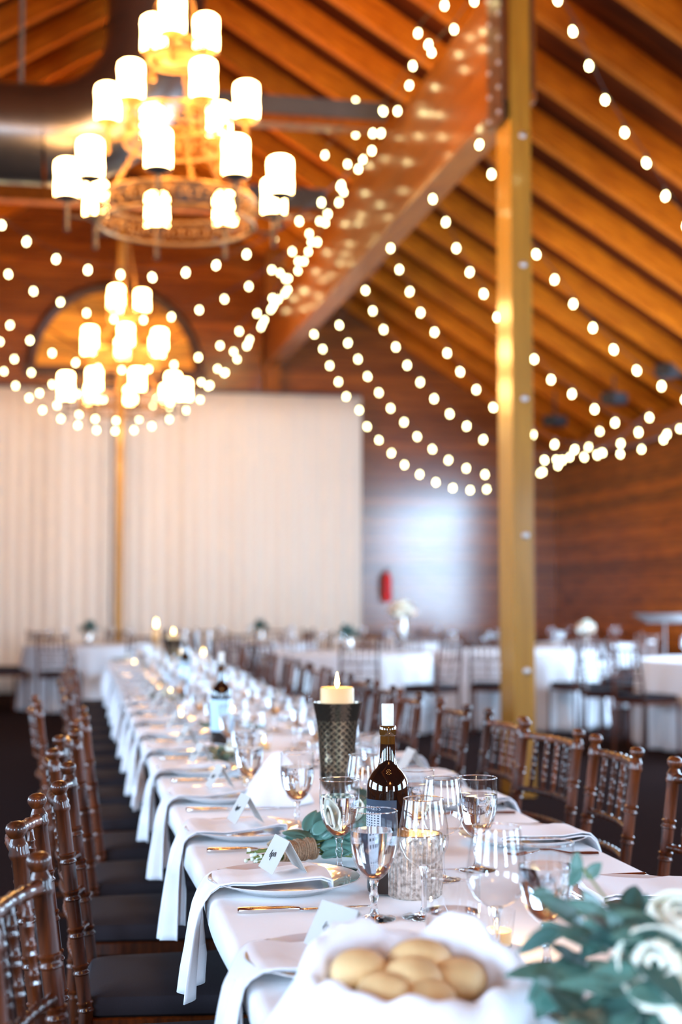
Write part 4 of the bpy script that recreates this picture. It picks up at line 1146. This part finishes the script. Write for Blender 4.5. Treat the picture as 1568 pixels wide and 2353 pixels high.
SP = [Proto(spray(1, 44, .3, 1)), Proto(spray(2, 40, .26, 2))]
for j, (x, y, w) in enumerate(((.50, 4.55, 'just before the pale blue label bottle'), (.78, 3.45, 'at the foot of the tall hurricane'), (.62, 5.6, 'behind the pale blue label bottle'), (.50, 7.3, 'midway down the long table'), (.66, 8.7, 'past the middle of the long table'), (.63, 10.8, 'near the far end of the long table'), (.45, 12.1, 'at the far end of the long table'))):
    SP[j % 2].put((TS(x, y), y, ZT), .3*j, 'eucalyptus sprig with blooms lying on the table '+w, 'eucalyptus sprigs on the long table', (1, 1, 1))
# twigs lying by the knife are left to the cloth; small dark crumbs of greenery
# ------------------------------------------------------------------ round tables
def round_cloth(R_, H, seed):
    r2 = random.Random(seed); ph = r2.uniform(0, 6)
    def fn(u, v):
        a = 2*PI*u
        if v < .3: r = R_*v/.3; return Vector((r*math.cos(a), r*math.sin(a), H))
        s = (v-.3)/.7
        w = .035*s*math.sin(22*a+ph)+.03*s*math.sin(9*a+ph*2)
        r = R_+.012*min(1, s*8)+w+.03*s
        return Vector((r*math.cos(a), r*math.sin(a), H-.004*min(1, s*10)-(H-.012)*s))
    return MB().grid(fn, 132, 20, closeu=True)
def vaseflowers(kind, seed):
    r2 = random.Random(seed); r = empty('flower_vase', (0, 0, 0), 0, '', 'centrepiece')
    hv = {'tall': .22, 'low': .12, 'green': .14}[kind]
    MB().lathe([(1e-4, 0), (.04, 0), (.05, .03), (.045, hv*.7), (.035, hv), (.032, hv), (.04, hv*.6), (1e-4, .01)], 20).build('vase', M['mercury'], r)
    l1 = MB()
    for k in range(46 if kind == 'green' else 26):
        a = r2.uniform(0, 2*PI); e = r2.uniform(.1, 1.3)
        d = Vector((math.cos(a)*math.cos(e), math.sin(a)*math.cos(e), math.sin(e)))
        leafmesh(l1, Vector((0, 0, hv))+d*r2.uniform(.02, .09), d, (0, -.5, .7), r2.uniform(.06, .1), r2.uniform(.014, .024))
    l1.build('leaves', M['leafdark'] if kind == 'green' else M['leaf'], r, thick=.001)
    if kind != 'green':
        for k in range(6):
            a = k*1.05+seed; rose(r, (.075*math.cos(a), .075*math.sin(a), hv+.05+.03*(k % 2)), .05, (math.cos(a)*.6, math.sin(a)*.6-.3, .8), 'petal' if k % 3 else 'petalpink', seed=seed*10+k)
        rose(r, (0, 0, hv+.12), .055, (0, -.3, 1), seed=seed)
    return r
VF = {'tall': Proto(vaseflowers('tall', 1)), 'low': Proto(vaseflowers('low', 2)), 'green': Proto(vaseflowers('green', 3))}
def pillar_stick():
    r = empty('candlestick', (0, 0, 0), 0, '', 'candle holder')
    MB().lathe([(1e-4, 0), (.05, 0), (.05, .008), (.012, .02), (.010, .18), (.03, .20), (.045, .21), (1e-4, .21)], 20).build('stand', M['goldiron'], r)
    MB().lathe([(1e-4, .21), (.036, .21), (.036, .30), (1e-4, .30)], 20).build('pillar_candle', M['wax'], r)
    flame(r, .302, 1.9)
    return r
PS = Proto(pillar_stick())
def tag_pos(u, D):      # floor point from image column and depth along the view axis
    X = (u-784)/F*D
    return Vector((math.sin(YAW)*D+math.cos(YAW)*X, math.cos(YAW)*D-math.sin(YAW)*X, 0))
RT = None
TBL = []; CHR = []
def lay_round(u, D, R_, nch, a0, where, kind, hv=0, skip=()):
    global RT
    c = tag_pos(u, D)
    if RT is None:
        t = empty('round_table', (0, 0, 0), 0, '', 'table')
        MB().lathe([(1e-4, .72), (.88, .72), (.88, .745), (1e-4, .745)], 32).build('tabletop', M['darktrim'], t)
        for k in range(4): MB().tube([(.4*math.cos(PI/4+k*PI/2), .4*math.sin(PI/4+k*PI/2), 0), (.3*math.cos(PI/4+k*PI/2), .3*math.sin(PI/4+k*PI/2), .72)], .016, 6).build('leg', M['black'], t)
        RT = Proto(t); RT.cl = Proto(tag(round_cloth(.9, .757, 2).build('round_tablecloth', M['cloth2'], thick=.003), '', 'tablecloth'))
        RT.n = 0
    s = R_/.9
    RT.put(c, 0, 'round guest table '+where, 'round guest tables', (s, s, 1))
    RT.cl.put(c, rnd.uniform(0, 6), 'floor length white cloth on the round table '+where, 'round white tablecloths', (s, s, 1))
    for k in range(nch):
        if k in skip: continue
        a = a0+2*PI*k/nch
        d = R_+.30
        cx_, cy_ = c.x+d*math.cos(a), c.y+d*math.sin(a)
        if any(math.hypot(cx_-q[0], cy_-q[1]) < .47 for q in CHR) or any(t is not c and math.hypot(cx_-t[0].x, cy_-t[0].y) < t[1]+.24 for t in TBL if (t[0]-c).length > .01): continue
        if cx_ > XR-.28 or cy_ > 19.75 or (cx_ < 2.15 and cy_ < 12.4 and cx_ > -.6): continue
        CHR.append((cx_, cy_))
        side = ['right', 'far right', 'far', 'far left', 'left', 'near left', 'near', 'near right'][int(((a+YAW+PI/8) % (2*PI))/(PI/4)) % 8]
        CS.put((c.x+d*math.cos(a), c.y+d*math.sin(a), 0), a+PI+rnd.uniform(-.1, .1), 'dark chair on the %s side of the table %s' % (side, where), 'chairs round the table '+where, (1, 1, 1))
    if kind: VF[kind].put((c.x, c.y, .760), rnd.uniform(0, 6), {'tall': 'ivory and blush flowers in a vase', 'low': 'low vase of ivory flowers', 'green': 'bushy green centrepiece'}[kind]+' on the table '+where, 'round table centrepieces', (1, 1, 1) if not hv else hv)
    for k in range(5):
        a = a0+.35+2*PI*k/5+rnd.uniform(-.1, .1); rr = R_*.68
        (GOB if k % 2 else WIN).put((c.x+rr*math.cos(a), c.y+rr*math.sin(a), .761), 0, 'distant %s on the table %s' % ('water goblet' if k % 2 else 'wine glass', where), 'glasses on the round table '+where, (1.15, 1.15, 1.15))
    return c
LR = [((1175, 14.9, .92, 9, -1.35, 'behind the big post', 'low'), {}),
      ((1700, 12.7, .9, 9, -2.05, 'at the right edge', None), {}),
      ((800, 14.2, .82, 9, -1.0, 'before the drape centre', 'green'), {}),
      ((205, 17.0, .75, 8, -1.9, 'by the drape far left', 'green'), {}),
      ((925, 18.3, .75, 8, -1.3, 'near the red extinguisher', 'tall', (1.5, 1.5, 1.4)), {}),
      ((1345, 17.6, .62, 8, -1.2, 'in the far right corner', 'low'), {}),
      ((600, 18.0, .7, 8, -1.1, 'beyond the long table end', 'green'), {})]
for a_, _ in LR: TBL.append((tag_pos(a_[0], a_[1]), a_[2]))
CHR.append(tuple(tag_pos(1525, 13.9))[:2])
CHR += [(q[0]-BK, q[1]) for q in right]
for a_, _ in LR: lay_round(*a_)
p = tag_pos(362, 17.5); 
PS.put((p.x, p.y+0, .0), 0, 'lit candle glowing in front of the drape beyond the long table', 'candlesticks', (1, 1, 1))
PS.o.location = (.80, 11.7, ZT)
# music stand at the right edge
p = tag_pos(1525, 13.9)
ms = empty('music_stand', p, 0, 'dark stand with a flat reflective top at the right edge', 'stand')
MB().box(-.26, .26, -.17, .17, 0, .018).xform(Matrix.Translation((0, 0, 1.10)) @ Matrix.Rotation(.22, 4, 'X')).build('desk', M['plastic'], ms, smooth=False, bevel=.004)
MB().tube([(0, 0, .25), (0, 0, 1.10)], .014, 8).build('pole', M['plastic'], ms)
for k in range(3):
    a = 2*PI*k/3; MB().tube([(0, 0, .35), (.28*math.cos(a), .28*math.sin(a), .01)], .010, 6).build('leg', M['plastic'], ms)

# ------------------------------------------------------------------ world and output look
w = bpy.data.worlds.new('world'); SC.world = w; w.use_nodes = True
bg = w.node_tree.nodes['Background']; bg.inputs[0].default_value = (.55, .72, 1, 1); bg.inputs[1].default_value = .3
SC.view_settings.view_transform = 'Standard'; SC.view_settings.look = 'None'; SC.view_settings.gamma = 1
SC.view_settings.use_curve_mapping = False; SC.view_settings.exposure = 0.6
cy = SC.cycles
cy.use_denoising = True
try: cy.denoiser = 'OPENIMAGEDENOISE'
except Exception: pass
cy.use_adaptive_sampling = False
cy.max_bounces = 10; cy.diffuse_bounces = 3; cy.glossy_bounces = 4; cy.transmission_bounces = 8; cy.transparent_max_bounces = 24
cy.sample_clamp_indirect = 5.0; cy.sample_clamp_direct = 0; cy.blur_glossy = .5
cy.use_light_tree = True
